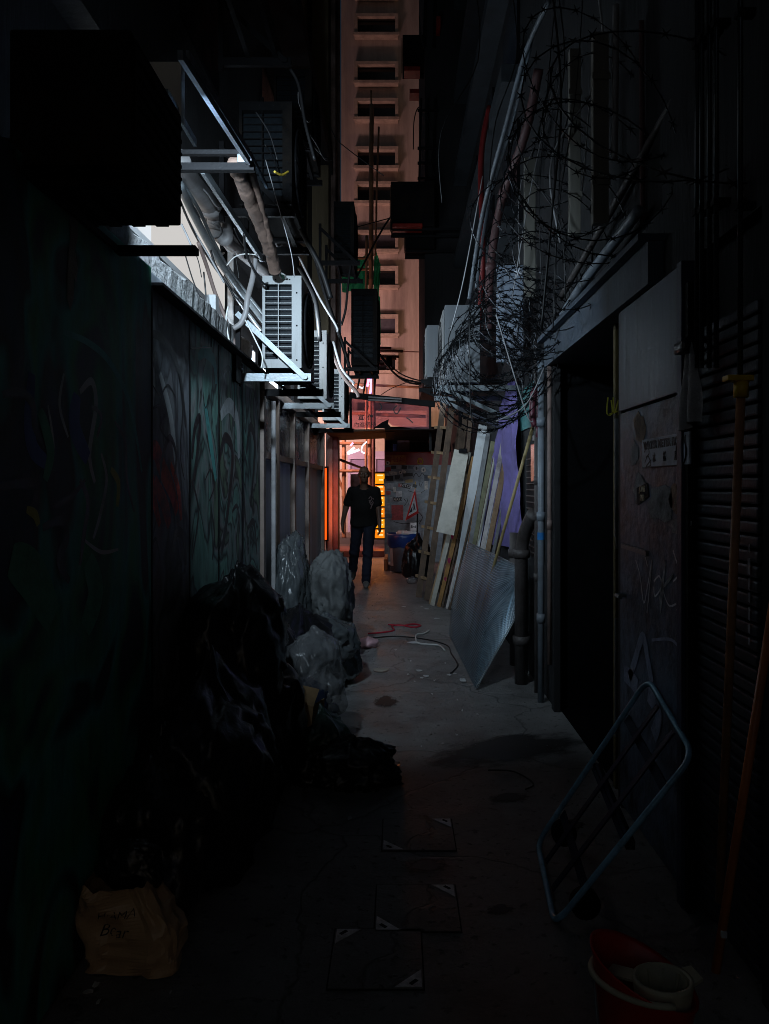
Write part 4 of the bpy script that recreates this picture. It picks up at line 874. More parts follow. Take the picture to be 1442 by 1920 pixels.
razor('topmost razor wire loops before the pale ducts', [(.92, 4.4, 3.1), (.95, 3.8, 3.2), (.98, 3.3, 3.3)], .36, 4, 11, jit=.14, rw=.003)
razor('loose near razor wire loops high at the upper right', [(.86, 4.3, 2.85), (.90, 3.2, 2.9), (.92, 2.3, 2.75)], .40, 4, 4, jit=.14, rw=.003)
for i, pts in enumerate([[(1060, 70), (1000, 330), (960, 560)], [(1120, 20), (1060, 240), (1045, 420), (1040, 600)], [(905, 330), (870, 520), (845, 620)], [(1190, 330), (1090, 520), (1040, 640)], [(930, 590), (985, 770), (1000, 790)], [(880, 600), (882, 760), (890, 800)], [(1020, 690), (985, 760), (930, 790)], [(960, 240), (990, 320), (1050, 420), (1060, 560)], [(1110, 130), (1095, 320), (1085, 400)]]):
    cable(['loose wire falling from the top beside the slanting pipes', 'loose wire dangling in front of the narrow duct', 'loose wire hanging left of the tangle', 'loose wire slanting over the canopy', 'loose wire dropping through the tangle to the cloth', 'loose wire hanging below the tangle', 'loose wire curving under the tangle', 'loose wire looping above the tangle', 'loose wire in front of the wide duct'][i], [P(x, y, 4.9 - i * .08) for x, y in pts], .004, cablem if i % 2 else cableg, 'loose wires among the razor wire')

# ---------------------------------------------------------------- purple cloth
def cloth():
    m = MB(); nu, nv = 40, 30; vs = []; fs = []
    for j in range(nv + 1):
        v = j / nv; z = 2.36 - v * 1.5
        y0 = 6.28 + .2 * (1 - v) ** 2; y1 = 7.7 + .9 * v ** .7 - .5 * (1 - v) ** 4
        for i in range(nu + 1):
            q = i / nu; y = y0 + (y1 - y0) * q
            fold = .03 * math.sin(q * 19 + v * 3.2 + 2 * math.sin(v * 4)) * (.5 + v) + .045 * noise.noise(Vector((y * 3, z * 3, 0))) + .012 * noise.noise(Vector((y * 9, z * 7, 4)))
            vs.append((1.0 + max(-.03, min(.04, fold * .8)), y, z + .06 * math.sin(q * 4)))
    for j in range(nv):
        for i in range(nu):
            a = j * (nu + 1) + i; fs.append((a, a + 1, a + nu + 2, a + nu + 1))
    return m.add(vs, fs)
tag(cloth().build('draped_cloth', M('purple_cloth', (.17, .135, .38), .85, var=.2, bump=.15, bscale=120, dirt=(.11, .09, .22), damt=.7, dscale=4), smooth=True), 'crumpled purple cloth hanging on the right wall behind the planks', 'cloth')

# ---------------------------------------------------------------- ladder and leaning boards
ld = thing('wooden_ladder', 'long dark wooden ladder leaning on the right with pale rung ends', 'ladder', (.3, 9.9, 0))
ra0, ra1 = Vector((.275, 10.1, .02)), P(833, 745, 10.0)
rb0, rb1 = Vector((.375, 9.85, .02)), P(850, 745, 9.75)
MB().bar(ra0, ra1, .078, .035, (0, -1, .2)).build('rail', woodd, ld); MB().bar(rb0, rb1, .078, .035, (0, -1, .2)).build('rail', woodd, ld)
for i in range(7):
    t = .1 + i * .125; a = ra0.lerp(ra1, t); b = rb0.lerp(rb1, t)
    MB().bar(a + (a - b) * .62, b - (a - b) * .05, .03, .035).build('rung', woodl, ld)
GPk = 'boards leaning on the right wall'
def plank(label, bx, bd, tx, ty, td, wd, th, mat, up=(-.35, -1, 0), name='plank', zb=0.012, cat='plank'):
    a = Vector(((bx - CX) * bd / F, bd, zb)) ; b = P(tx, ty, td)
    u = Vector(up); m = MB().bar(a, b, wd, th, u)
    rg = random.Random(int(bx * 7 + tx))
    for i in range(4, 8): pass
    return tag(m.build(name, mat), label, cat, GPk)
plank('dark narrow plank standing behind the ladder', 822, 10.6, 862, 800, 10.3, .06, .03, woodd)
plank('second dark plank standing behind the ladder', 835, 10.3, 874, 770, 10.0, .07, .03, woodd)
plank('third dark plank behind the ladder, farthest right', 850, 10.0, 885, 765, 9.7, .05, .03, woodd)
plank('long pale grey plank next to the cream board', 811, 9.45, 880, 848, 9.05, .055, .025, creamp)
plank('orange-stained plank with magenta paint marks', 823, 9.35, 889, 856, 9.0, .05, .03, woodo)
plank('thin dark brown plank among the pale ones', 830, 9.3, 896, 862, 8.95, .022, .03, woodd)
plank('flaking pale plank beside the orange one', 838, 9.2, 898, 880, 8.9, .03, .02, peelp)
plank('tall white laminate plank, brightest of the leaning boards', 850, 9.2, 906, 797, 8.75, .10, .02, whitep)
plank('grey side board right of the white laminate plank', 862, 8.9, 916, 812, 8.6, .05, .02, greyp)
plank('olive green plank right of the grey board', 866, 8.6, 926, 828, 8.1, .06, .022, greenp)
plank('narrow white trim right of the olive plank', 872, 8.3, 934, 824, 7.8, .022, .02, whitep)
plank('peeling white-painted plank left of the raw timber', 876, 8.0, 946, 820, 7.4, .045, .025, peelp)
plank('raw brown timber plank, rightmost of the leaning boards', 885, 7.7, 957, 818, 7.1, .05, .03, woodl)
plank('dark plank in shadow behind the raw timber', 905, 7.6, 966, 850, 7.1, .05, .03, woodd)
for (y, w) in ((1060, .04), (1000, .03)):
    pass
mk = MB()
for (px, py, s) in [(848, 1005, .03), (842, 1050, .035), (835, 1085, .025)]:
    c = P(px, py, 9.13)
    mk.prism([c + Vector((s * math.cos(a) * .6, -.02, s * math.sin(a) * (1 + .3 * math.sin(3 * a)))) for a in [2 * math.pi * i / 10 for i in range(10)]], (0, -.002, 0))
tag(mk.build('paint_mark', M('magenta_paint', (.30, .01, .06), .5)), 'magenta paint splashes on the orange-stained plank', 'paint mark')
for i_, (bx, bd, tx, ty, td, wd, mt, lab) in enumerate([(806, 9.55, 872, 872, 9.2, .03, woodl, 'thin raw batten left of the long pale grey plank'), (857, 9.0, 911, 835, 8.7, .025, woodo, 'thin orange batten right of the white laminate plank'), (869, 8.5, 930, 845, 8.0, .035, woodd, 'short dark plank by the narrow white trim'), (880, 7.9, 951, 838, 7.3, .02, whitep, 'thin white strip left of the raw timber'), (893, 7.5, 961, 862, 7.05, .03, greyp, 'grey strip right of the raw timber'), (843, 9.1, 899, 905, 8.85, .02, woodd, 'broken dark stick among the pale planks')]):
    plank(lab, bx, bd, tx, ty, td, wd, .02, mt)
cb = thing('cream_board', 'wide stained cream board propped among the planks', 'board', P(835, 1000, 8.9), GPk)
q = [P(852, 842, 9.05), P(879, 848, 9.0), P(851, 1004, 8.75), P(818, 997, 8.8)]
MB().prism(q, (.01, .03, 0)).build('board', creamp, cb)
cl = P(868, 846, 8.98); MB().bev(cl - Vector((.05, .04, .02)), cl + Vector((.05, .02, .03)), .01).build('clamp', blacksteel, cb)
tag(MB().tube([Vector((.72, 8.4, .02)), P(945, 772, 7.6)], .014, 10).build('pole', M('pale_pole', (.45, .45, .38), .5, dirt=(.2, .2, .12), damt=.6), smooth=True), 'pale thin pole rising above the leaning boards', 'pole', GPk)
tag(MB().tube([Vector((.66, 6.9, .02)), P(1001, 793, 5.75)], .013, 10).build('pole', M('yellow_pole', (.42, .32, .14), .5, dirt=(.2, .14, .06), damt=.6), smooth=True), 'yellow-brown broom pole leaning beside the purple cloth', 'pole', GPk)

# ---------------------------------------------------------------- perforated sheet
def perf_mat(name, pitch, warp, col):
    m = bpy.data.materials.new(name); m.use_nodes = True; n = m.node_tree; L = n.links; b = n.nodes['Principled BSDF']
    uv = n.nodes.new('ShaderNodeUVMap'); nz = n.nodes.new('ShaderNodeTexNoise'); nz.inputs['Scale'].default_value = 1.6; nz.inputs['Detail'].default_value = 1
    L.new(uv.outputs[0], nz.inputs['Vector'])
    ad = n.nodes.new('ShaderNodeVectorMath'); ad.operation = 'MULTIPLY_ADD'; ad.inputs[1].default_value = (warp, warp, 0); L.new(nz.outputs['Color'], ad.inputs[0]); L.new(uv.outputs[0], ad.inputs[2])
    sc = n.nodes.new('ShaderNodeVectorMath'); sc.operation = 'SCALE'; sc.inputs['Scale'].default_value = 1 / pitch; L.new(ad.outputs[0], sc.inputs[0])
    fr = n.nodes.new('ShaderNodeVectorMath'); fr.operation = 'FRACTION'; L.new(sc.outputs[0], fr.inputs[0])
    ds = n.nodes.new('ShaderNodeVectorMath'); ds.operation = 'DISTANCE'; ds.inputs[1].default_value = (.5, .5, 0); L.new(fr.outputs[0], ds.inputs[0])
    gt = n.nodes.new('ShaderNodeMath'); gt.operation = 'GREATER_THAN'; gt.inputs[1].default_value = .38; L.new(ds.outputs['Value'], gt.inputs[0])
    L.new(gt.outputs[0], b.inputs['Alpha'])
    b.inputs['Base Color'].default_value = (*col, 1); b.inputs['Metallic'].default_value = .55; b.inputs['Roughness'].default_value = .45
    return m
ms = thing('perforated_sheet', 'sagging blue-grey perforated metal sheet leaning in front of the boards', 'mesh sheet', (.6, 6.4, 0))
def sheet_layer(off):
    A, B = Vector((.50, 7.55, .02)), Vector((.56, 5.56, .015))          # bottom edge
    Ct, Dt = P(877, 1017, 7.55), P(973, 1063, 5.85)
    E_ = P(971, 1145, 5.8); nu, nv = 40, 20; vs = []; uv = []; idx = {}
    for j in range(nv + 1):
        v = j / nv
        for i in range(nu + 1):
            q = i / nu
            bt = A.lerp(B, q / .7) if q <= .7 else B.lerp(E_, (q - .7) / .3)
            p = bt.lerp(Ct.lerp(Dt, q), v)
            bend = math.sin(v * math.pi) * .03 + .015 * math.sin(q * 9) * v * (1 - v) * 2
            p = p + Vector((-bend + off * 1.0, 0, 0)); idx[(i, j)] = len(vs); vs.append(p); uv.append((q * 2.0, v * .95))
    fs = []
    for j in range(nv):
        for i in range(nu):
            fs.append((idx[i, j], idx[i + 1, j], idx[i + 1, j + 1], idx[i, j + 1]))
    m = MB().add(vs, fs); return m, uv
for off, mt in ((0, perf_mat('perforated_steel_front', .020, .014, (.15, .23, .29))), (.018, perf_mat('perforated_steel_back', .0213, .034, (.56, .66, .74)))):
    m, uv = sheet_layer(off); o = m.build('sheet', mt, ms, True)
    ul = o.data.uv_layers.new(name='UVMap')
    for lp in o.data.loops: ul.data[lp.index].uv = uv[lp.vertex_index]
e = MB(); mm, uv = sheet_layer(.009); top = [mm.v[20 * 41 + i] for i in range(41)]; e.tube(top, .006, 6); e.tube([mm.v[i] for i in range(28, 41)], .005, 6); e.build('edge', galv, ms, True)
# ---------------------------------------------------------------- rubbish bags
def bag(name, label, c, size, mat, seed, crease=.12, knot=None, parent=None, sub=5, cat='rubbish bag', group='rubbish heaped along the left wall', lean=(0, 0), flat=True, freq=2.2, smooth=True):
    bm = bmesh.new(); bmesh.ops.create_icosphere(bm, subdivisions=sub, radius=1.0)
    sz = Vector(size); c = Vector(c); off = Vector((seed * 3.7, seed * 1.3, seed * 2.1))
    vs = []
    def rg_(p): return 1 - 2 * abs(noise.noise(p))
    for v in bm.verts:
        n = v.co.normalized(); q = n * freq + off
        wv = Vector((noise.noise(q * .8 + Vector((9, 0, 0))), noise.noise(q * .8 + Vector((0, 9, 0))), noise.noise(q * .8))) * .5
        sq_ = Vector((n.x, n.y, n.z * .45)) * freq + off + wv                       # folds run down the bag
        r = 1 + noise.noise(n * 1.3 + off) * .26 + crease * .62 * rg_(sq_ * 1.0) + crease * .36 * rg_(sq_ * 2.3 + wv) + crease * .17 * rg_(q * 5.2) - crease * .5
        p = n * r
        # slumped foot, gathered neck
        if p.z < 0: p.x *= 1 + .22 * -p.z; p.y *= 1 + .22 * -p.z
        if knot and n.z > .55:
            k = (n.z - .55) / .45; p.x *= 1 - .75 * k; p.y *= 1 - .75 * k; p.z += knot * k * k
        p.x += lean[0] * max(0, p.z); p.y += lean[1] * max(0, p.z)
        p = Vector((p.x * sz.x, p.y * sz.y, p.z * sz.z)) + c
        if flat and p.z < .004: p.z = .004 + (p.z * .02 if p.z > -1 else 0) * 0
        vs.append(p)
    m = MB().add(vs, [tuple(v.index for v in f.verts) for f in bm.faces]); bm.free()
    o = m.build(name, mat, parent, smooth=smooth)
    if parent is None: tag(o, label, cat, group)
    return o
sackm = M('woven_sack', (.115, .122, .122), .7, var=.15, bump=.3, bscale=140, dirt=(.05, .05, .05), damt=.7, dscale=4)
greybag = M('grey_plastic_bag', (.07, .08, .085), .25, var=.25, bump=.3, bscale=30, dirt=(.05, .05, .05), damt=.6)
clearm = M('clear_plastic_bag', (.24, .25, .26), .14, var=.25, bump=.5, bscale=26, trans=.0, alpha=.42, spec=.8)
greenbag = M('dark_green_bag', (.02, .045, .035), .35, var=.3, bump=.35, bscale=30)
cardb = M('cardboard', (.30, .19, .09), .85, var=.2, bump=.2, dirt=(.13, .08, .04), damt=.7)
bluebagm = M('navy_plastic_bag', (.015, .025, .05), .3, var=.3, bump=.35, bscale=30)
B = bag
B('rubbish_bag', 'biggest black rubbish bag on top of the left heap', (-.80, 3.75, .74), (.24, .38, .34), blackbag, 1, .22, .06)
B('rubbish_bag', 'black rubbish bag at the near bottom of the left heap', (-.78, 3.1, .34), (.27, .40, .40), blackbag, 2, .22, .06)
B('rubbish_bag', 'black rubbish bag at the foot of the heap, middle of the row', (-.74, 3.75, .33), (.25, .38, .36), blackbag, 3, .22, .06)
B('rubbish_bag', 'black rubbish bag lying near the wall by the paper bag', (-.86, 2.75, .25), (.22, .3, .3), blackbag, 4, .2, .15)
B('rubbish_bag', 'black rubbish bag behind the clear bag', (-.80, 4.5, .40), (.22, .36, .42), blackbag, 5, .22, .06)
B('rubbish_bag', 'low black rubbish bag poking out on the alley floor', (-.22, 3.85, .08), (.22, .16, .13), blackbag, 6, .25, .1)
B('rubbish_bag', 'small flattened black bag beside the low one', (-.40, 3.95, .08), (.2, .2, .12), blackbag, 16, .25, .05)
B('clear_bag', 'clear plastic bag puffed out from the heap', (-.50, 4.42, .45), (.17, .22, .20), clearm, 7, .16, .15, sub=5)
B('clear_bag', 'drooping clear plastic bag in front of the heap', (-.40, 4.35, .30), (.10, .13, .16), clearm, 17, .14, .05, sub=5)
B('rubbish_bag', 'navy plastic bag under the clear bags', (-.52, 4.3, .18), (.17, .22, .22), bluebagm, 8, .2)
B('sack', 'pale grey woven sack bulging from the left heap', (-.56, 6.35, .60), (.20, .30, .32), sackm, 9, .21, .0, freq=3.3, sub=5, cat='sack', lean=(.1, 0))
B('rubbish_bag', 'tall dull grey bag standing against the partition', (-.86, 6.2, .62), (.15, .34, .48), greybag, 10, .2, .0, freq=3.3)
B('rubbish_bag', 'grey plastic bag squashed under the woven sack', (-.55, 5.7, .36), (.24, .3, .17), greybag, 11, .2, .05)
B('rubbish_bag', 'grey plastic bag tied with a twist below the sack', (-.44, 5.9, .19), (.15, .22, .2), greybag, 12, .2, .1)
B('rubbish_bag', 'black rubbish bag beneath the woven sack', (-.70, 5.5, .28), (.26, .4, .32), blackbag, 13, .2, .1)
B('rubbish_bag', 'dark green bag slumped in front of the cardboard', (-.42, 4.05, .13), (.16, .22, .17), greenbag, 14, .2, .1)
B('rubbish_bag', 'black rubbish bag at the far end of the heap', (-.74, 7.0, .3), (.22, .3, .32), blackbag, 15, .2, .1)
tag(MB().tube(spline([(-.40, 5.86, .36), (-.36, 5.85, .42), (-.34, 5.84, .36), (-.37, 5.85, .32)], 6), .025, 10).build('bag_twist', greybag, smooth=True), 'twisted loop of grey plastic beside the woven sack', 'bag twist')
cbx = thing('cardboard_box', 'crushed brown cardboard box between the black and clear bags', 'box', (-.55, 4.05, .1))
for q in ([(-.62, 3.95, .12), (-.46, 3.92, .12), (-.44, 3.98, .34), (-.60, 4.02, .36)], [(-.46, 3.92, .12), (-.40, 4.12, .12), (-.40, 4.16, .33), (-.44, 3.98, .34)], [(-.60, 4.02, .36), (-.44, 3.98, .34), (-.42, 4.08, .40), (-.57, 4.13, .42)]):
    MB().prism(q, (-.004, .006, .002)).build('panel', cardb, cbx)
# brown paper bag near the camera
pb_ = thing('paper_bag', 'crumpled brown paper bag with handwriting beside the left heap', 'paper bag', (-.80, 2.36, 0), None)
kraft = M('kraft_paper', (.58, .38, .22), .42, var=.25, bump=.7, bscale=18, dirt=(.28, .17, .10), damt=.7, dscale=6)
bm = bmesh.new(); n1, n2 = 40, 28; vs = []; fs = []
for j in range(n2 + 1):
    v = j / n2; z = .004 + v * .27
    for i in range(n1):
        a = 2 * math.pi * i / n1; ca, sa = math.cos(a), math.sin(a); e = .42
        wx, wy = .128 * (1 + .10 * math.sin(v * 3)), .075 * (1 + .2 * math.sin(v * 2.4))
        p = Vector((math.copysign(abs(ca) ** e, ca) * wx, math.copysign(abs(sa) ** e, sa) * wy, z))
        dd, _ = noise.voronoi(p * 9 + Vector((3, 1, 7))); cr = dd[1] - dd[0]
        p += Vector((ca, sa, 0)) * (.030 * (1 - 2 * abs(noise.noise(p * 7 + Vector((3, 1, 7))))) - .03 + .035 * noise.noise(p * 4) + .014 * (1 - 2 * abs(noise.noise(p * 17)))); p.x *= 1.08 - .55 * max(0, v - .15) ** 2; p.x += .02 * math.sin(v * 5)
        if j == n2: p.z += .03 * noise.noise(Vector((ca * 2, sa * 2, 5)))
        vs.append(p + Vector((-.84, 2.38, 0)))
bm.free()
for j in range(n2):
    for i in range(n1):
        fs.append((j * n1 + i, j * n1 + (i + 1) % n1, (j + 1) * n1 + (i + 1) % n1, (j + 1) * n1 + i))
MB().add(vs, fs).build('bag', kraft, pb_, False)
front_ = [v for v in vs if v.y < 2.38]
def press(o):
    for v in o.data.vertices:
        w = v.co + pb_.location; near_ = sorted(front_, key=lambda f: (f.x - w.x) ** 2 + (f.z - w.z) ** 2)[:4]
        v.co.y = sum(f.y for f in near_) / 4 - .004 - pb_.location.y
press(lettering('handwriting', 'Bear', .048, (-.865, 2.3, .135), FRONT, ink, pb_, shear=.35, bold=-.0004, ext=0.0))
press(lettering('handwriting', 'H·AMA', .036, (-.855, 2.3, .19), FRONT, ink, pb_, shear=.3, bold=-.0004, ext=0.0))
bag('bag_contents', '', (-.84, 2.40, .30), (.09, .055, .07), blackbag, 21, .2, parent=pb_, flat=False)
# litter on the floor
wm = M('white_scrap', (.55, .56, .57), .7, var=.2, bump=.2); rg = random.Random(11)
GLt = 'paper scraps on the alley floor'
def scrap(label, px, py, w, h, mat=wm, name='paper_scrap', cat='litter', grp=GLt):
    c = PF(px, py, .006); k = c.y / F; q = []
    for i in range(8):
        a = 2 * math.pi * i / 8; rr = .6 + .6 * rg.random(); q.append(c + Vector((math.cos(a) * w * .5 * k * rr, math.sin(a) * h * .5 * k * 3 * rr, rg.random() * .006)))
    return tag(MB().prism(q, (0, 0, .002)).build(name, mat), label, cat, grp)
sl = [(757, 1138, 9, 4), (790, 1138, 5, 3), (800, 1142, 10, 3), (818, 1160, 12, 3), (815, 1133, 8, 2), (785, 1258, 12, 4), (800, 1268, 14, 5), (790, 1272, 8, 3), (843, 1266, 10, 3), (853, 1264, 8, 3), (868, 1276, 12, 10), (835, 1244, 4, 3), (742, 1219, 6, 3), (770, 1240, 4, 3), (867, 1333, 4, 4), (856, 1378, 5, 3), (858, 1313, 3, 3), (670, 1236, 8, 3), (830, 1395, 4, 2), (790, 1400, 3, 2), (657, 1535, 9, 5), (180, 1848, 12, 5), (165, 1862, 20, 4), (185, 1880, 8, 5), (320, 1862, 5, 4), (810, 1302, 3, 3), (895, 1340, 5, 3), (815, 1276, 5, 2), (765, 1265, 5, 3), (778, 1278, 4, 2)]
for i, (x, y, w, h) in enumerate(sl): scrap('small white paper scrap ' + ('on the floor behind the perforated sheet towards the man' if y < 1170 else 'in the scatter left of the perforated sheet' if y < 1290 and x > 740 else 'by the rubbish heap' if y < 1290 else 'on the lit floor before the doorway' if y < 1420 else 'by the low black bag' if y < 1600 else 'in front of the brown paper bag'), x, y, w, h)
scrap('crumpled beige tissue in the middle of the alley floor', 716, 1257, 34, 8, M('beige_tissue', (.34, .30, .25), .8), 'tissue', 'tissue', None)
scrap('flat strip of clear plastic by the low black bag', 735, 1434, 45, 10, greybag, 'plastic_strip', 'plastic strip', None)
def floorline(name, label, pts, r, mat, cat, z=.008, flat=None):
    q = spline([PF(x, y, z) for x, y in pts], 8)
    if flat: o = MB().tube(q, r, 6).build(name, mat, smooth=True)
    else: o = MB().tube(q, r, 6).build(name, mat, smooth=True)
    return tag(o, label, cat)
redm = M('red_strap', (.42, .02, .04), .5, var=.2)
floorline('plastic_strap', 'red plastic strap looped on the alley floor', [(690, 1188), (715, 1186), (738, 1182), (735, 1174), (750, 1172), (775, 1176), (789, 1173), (775, 1170), (755, 1173), (728, 1171)], .009, redm, 'strap')
floorline('plastic_strap', 'white plastic strap bent on the alley floor', [(805, 1182), (796, 1187), (781, 1190), (780, 1200), (785, 1206), (803, 1208), (823, 1210), (834, 1219)], .008, cablew, 'strap')
scrap('crumpled white scrap under the white strap', 773, 1205, 24, 8)
floorline('floor_cable', 'thin black cable snaking over the alley floor', [(700, 1196), (745, 1193), (800, 1199), (838, 1210), (846, 1225), (858, 1245), (850, 1258), (845, 1262)], .006, cablem, 'cable')
floorline('floor_cable', 'thin black wire curl in the dim foreground', [(915, 1444), (960, 1446), (990, 1460), (1000, 1472), (985, 1480)], .004, cablem, 'cable')
B('clear_bag', 'small pink knotted plastic bag on the floor by the heap', PF(690, 1205, .045), (.085, .1, .055), M('pink_plastic', (.55, .33, .36), .4, bump=.2), 31, .2, .05, sub=3, group=None)
# ---------------------------------------------------------------- floor covers
gap = M('cover_joint', (.012, .012, .012), .9, var=.2); plate = M('worn_steel_corner', (.82, .85, .90), .5, metal=.15, var=.3, scale=30, bump=.2, dirt=(.2, .18, .16), damt=.6, dscale=20)
for (x0, x1, yt, yb, flip, lab) in [(718, 850, 1537, 1596, 0, 'farthest of the three square floor covers'), (705, 858, 1661, 1748, 0, 'middle of the three square floor covers'), (622, 791, 1744, 1856, 1, 'nearest of the three square floor covers')]:
    a = PF(x0, yb); b = PF(x1, yt); y0, y1 = a.y, b.y; xa = PF(x0, (yt + yb) / 2).x; xb = PF((x1 + x0) / 2, (yt + yb) / 2).x * 2 - xa
    t = thing('floor_cover', lab, 'floor cover', ((xa + xb) / 2, (y0 + y1) / 2, 0), 'square covers in the alley floor')
    MB().bbox((xa - .005, y0 - .005, .001), (xb + .005, y1 + .005, .003)).build('joint', gap, t)
    MB().bbox((xa, y0, .0032), (xb, y1, .0048)).build('slab', concrete, t)
    s = .085
    for (cx, cy, sx, sy) in (((xa, y0, 1, 1), (xb, y1, -1, -1)) if not flip else ((xa, y1, 1, -1), (xb, y0, -1, 1))):
        pl = MB().prism([(cx + sx * .004, cy + sy * .004, .0052), (cx + sx * s, cy + sy * .004, .0052), (cx + sx * .004, cy + sy * s, .0052)], (0, 0, .002)).build('corner_plate', plate, t)
        MB().bar((cx + sx * .018, cy + sy * .035, .0076), (cx + sx * .038, cy + sy * .015, .0076), .012, .001).build('lift_slot', gap, pl)
# ---------------------------------------------------------------- mop bucket
bk_ = thing('mop_bucket', 'red plastic mop bucket with a cream wringer at the lower right', 'bucket', (.62, 1.93, 0))
redp = M('red_plastic', (.62, .02, .016), .38, var=.12, bump=.08, dirt=(.14, .01, .01), damt=.5)
crm = M('cream_plastic', (.66, .62, .44), .5, var=.1, bump=.08, dirt=(.2, .18, .12), damt=.5)
def oval(z, ax, ay, n=40, tilt=0.0, cx=.62, cy=1.93, rot=-.55):
    q = []
    for i in range(n):
        a = 2 * math.pi * i / n; x, y = ax * math.cos(a) * .76, ay * math.sin(a) * .76; tilt_ = tilt * 1.5
        xr, yr = x * math.cos(rot) - y * math.sin(rot), x * math.sin(rot) + y * math.cos(rot)
        q.append(Vector((cx + xr, cy + yr, z + tilt_ * (-x))))
    return q
def skin(m, rings, close=False):
    o = len(m.v); n = len(rings[0])
    for r_ in rings: m.v += r_
    for k in range(len(rings) - 1):
        for i in range(n):
            m.f.append((o + k * n + i, o + k * n + (i + 1) % n, o + (k + 1) * n + (i + 1) % n, o + (k + 1) * n + i)); m.m.append(0)
    return m
m = skin(MB(), [oval(.004, .12, .085), oval(.008, .13, .092), oval(.12, .145, .105, tilt=.05), oval(.24, .165, .12, tilt=.22), oval(.262, .176, .131, tilt=.24), oval(.268, .176, .131, tilt=.24), oval(.262, .162, .118, tilt=.24), oval(.15, .145, .104, tilt=.08), oval(.03, .125, .09)])
m.build('bucket', redp, bk_, True)
m = skin(MB(), [oval(.255, .165, .12, tilt=-.02, cx=.628, cy=1.925)] * 1 + [oval(.262, .168, .123, tilt=-.03, cx=.628, cy=1.925)]); 
wc = Vector((.675, 1.90, 0))
wc = Vector((.662, 1.905, -.01)); w = MB(); w.lathe([(.062, .15), (.066, .2), (.074, .262), (.074, .272), (.065, .272), (.059, .215), (.053, .16)], wc, 32, sx=1, sy=.85); wr_ = w.build('wringer', crm, bk_, True)
for i in range(10):
    a = 2 * math.pi * i / 10; MB().bar(wc + Vector((.063 * math.cos(a), .053 * math.sin(a), .262)), wc + Vector((.035 * math.cos(a), .03 * math.sin(a), .14)), .006, .005).build('rib', crm, wr_)
m = MB(); m.tube([wc + Vector((.05 * math.cos(2 * math.pi * i / 24), .042 * math.sin(2 * math.pi * i / 24), .205)) for i in range(24)], .004, 5, closed=True); m.build('ring', crm, wr_, True)
rim = oval(.264, .172, .127, tilt=.0, n=40)
m = MB(); seg = [p for i, p in enumerate(rim) if (i >= 30 or i <= 14)]
near = [rim[i % 40] + Vector((0, 0, -.02)) for i in range(16, 36)]
m.tube(near, .008, 8); m.build('rim_clip', crm, bk_, True)
MB().prism([wc + Vector((-.13, .05, .245)), wc + Vector((-.07, .015, .25)), wc + Vector((-.045, .056, .25)), wc + Vector((-.10, .09, .245))], (0, 0, .006)).build('wringer_shelf', crm, bk_); MB().prism([wc + Vector((.068, -.023, .262)), wc + Vector((.10, .0, .262)), wc + Vector((.09, .052, .262)), wc + Vector((.052, .038, .262))], (0, 0, .008)).build('wringer_shelf', crm, bk_)
m = MB(); m.tube(spline([Vector((.507, 1.975, .235)), Vector((.50, 1.91, .14)), Vector((.505, 1.87, .06))], 6), .0035, 6); m.build('bail', galv, bk_, True)
# poles
def pole(name, label, a, b, r, mat, extra=None):
    t = thing(name, label, 'mop', a, 'mop poles on the right'); MB().tube([a, b], r, 12).build('handle', mat, t, True); return t
polem = M('brown_pole', (.48, .22, .10), .5, var=.25, bump=.15, dirt=(.12, .05, .025), damt=.7, dscale=8)
polem2 = M('orange_pole', (.68, .20, .05), .45, var=.2, bump=.1, dirt=(.2, .05, .015), damt=.6, dscale=8)
yel = M('yellow_plastic', (.85, .52, .02), .4, var=.1, bump=.05)
a = PX(1349, 1690, .98); b = P(1389, 745, 2.16)
mp = pole('upturned_mop', 'brown broom pole with a yellow cap standing by the shutter', Vector((a.x, a.y, a.z)), b, .0125, polem)
MB().tube([b - Vector((0, 0, .0)), b + Vector((.001, 0, .045))], .02, 14).build('socket', yel, mp, True)
MB().bev(b + Vector((-.045, -.02, .045)), b + Vector((.03, .02, .062)), .004).build('head', yel, mp)
a = P(1342, 1822, 2.0); b = P(1452, 1120, 2.0)
mp2 = pole('mop_pole', 'orange broom pole leaning at the right edge', a, b, .0115, polem2)
tag(MB().bev(P(1357, 1752, 1.99) - Vector((.008, .006, .008)), P(1357, 1752, 1.99) + Vector((.008, .004, .01)), .003).build('paper_bit', wm), 'tiny white scrap stuck on the orange pole', 'litter')
# floor-standing support for the pole ends: dustpan box hidden in the gloom
# ---------------------------------------------------------------- blue trolley bed leaning on the wall
tb = thing('trolley_frame', 'blue tubular trolley bed leaning on its edge at the lower right', 'trolley', (.7, 2.85, 0))
bluet = M('blue_enamel', (.30, .58, .78), .22, metal=.05, var=.2, bump=.08, dirt=(.04, .06, .08), damt=.6, dscale=9)
bluep = M('navy_slats', (.010, .016, .045), .6, spec=.2, var=.3, bump=.1)
B0, C0 = Vector((.575, 3.14, .02)), Vector((.525, 2.55, .02)); A0, D0 = PX(1215, 1272, 1.0), PX(1301, 1415, 1.0)
def rr(pts, r, k=6):
    out = []; n = len(pts)
    for i in range(n):
        p0, p1, p2 = pts[i - 1], pts[i], pts[(i + 1) % n]
        u1 = (p0 - p1).normalized(); u2 = (p2 - p1).normalized()
        for j in range(k + 1):
            t = j / k; out.append((p1 + u1 * r) * (1 - t) ** 2 + p1 * 2 * t * (1 - t) + (p1 * 1 + u2 * r) * t * t)
    return out
MB().tube(rr([A0, B0, C0, D0], .07), .011, 10, closed=True).build('tube_frame', bluet, tb, True)
def bil(u, v): return B0.lerp(C0, u).lerp(A0.lerp(D0, u), v)
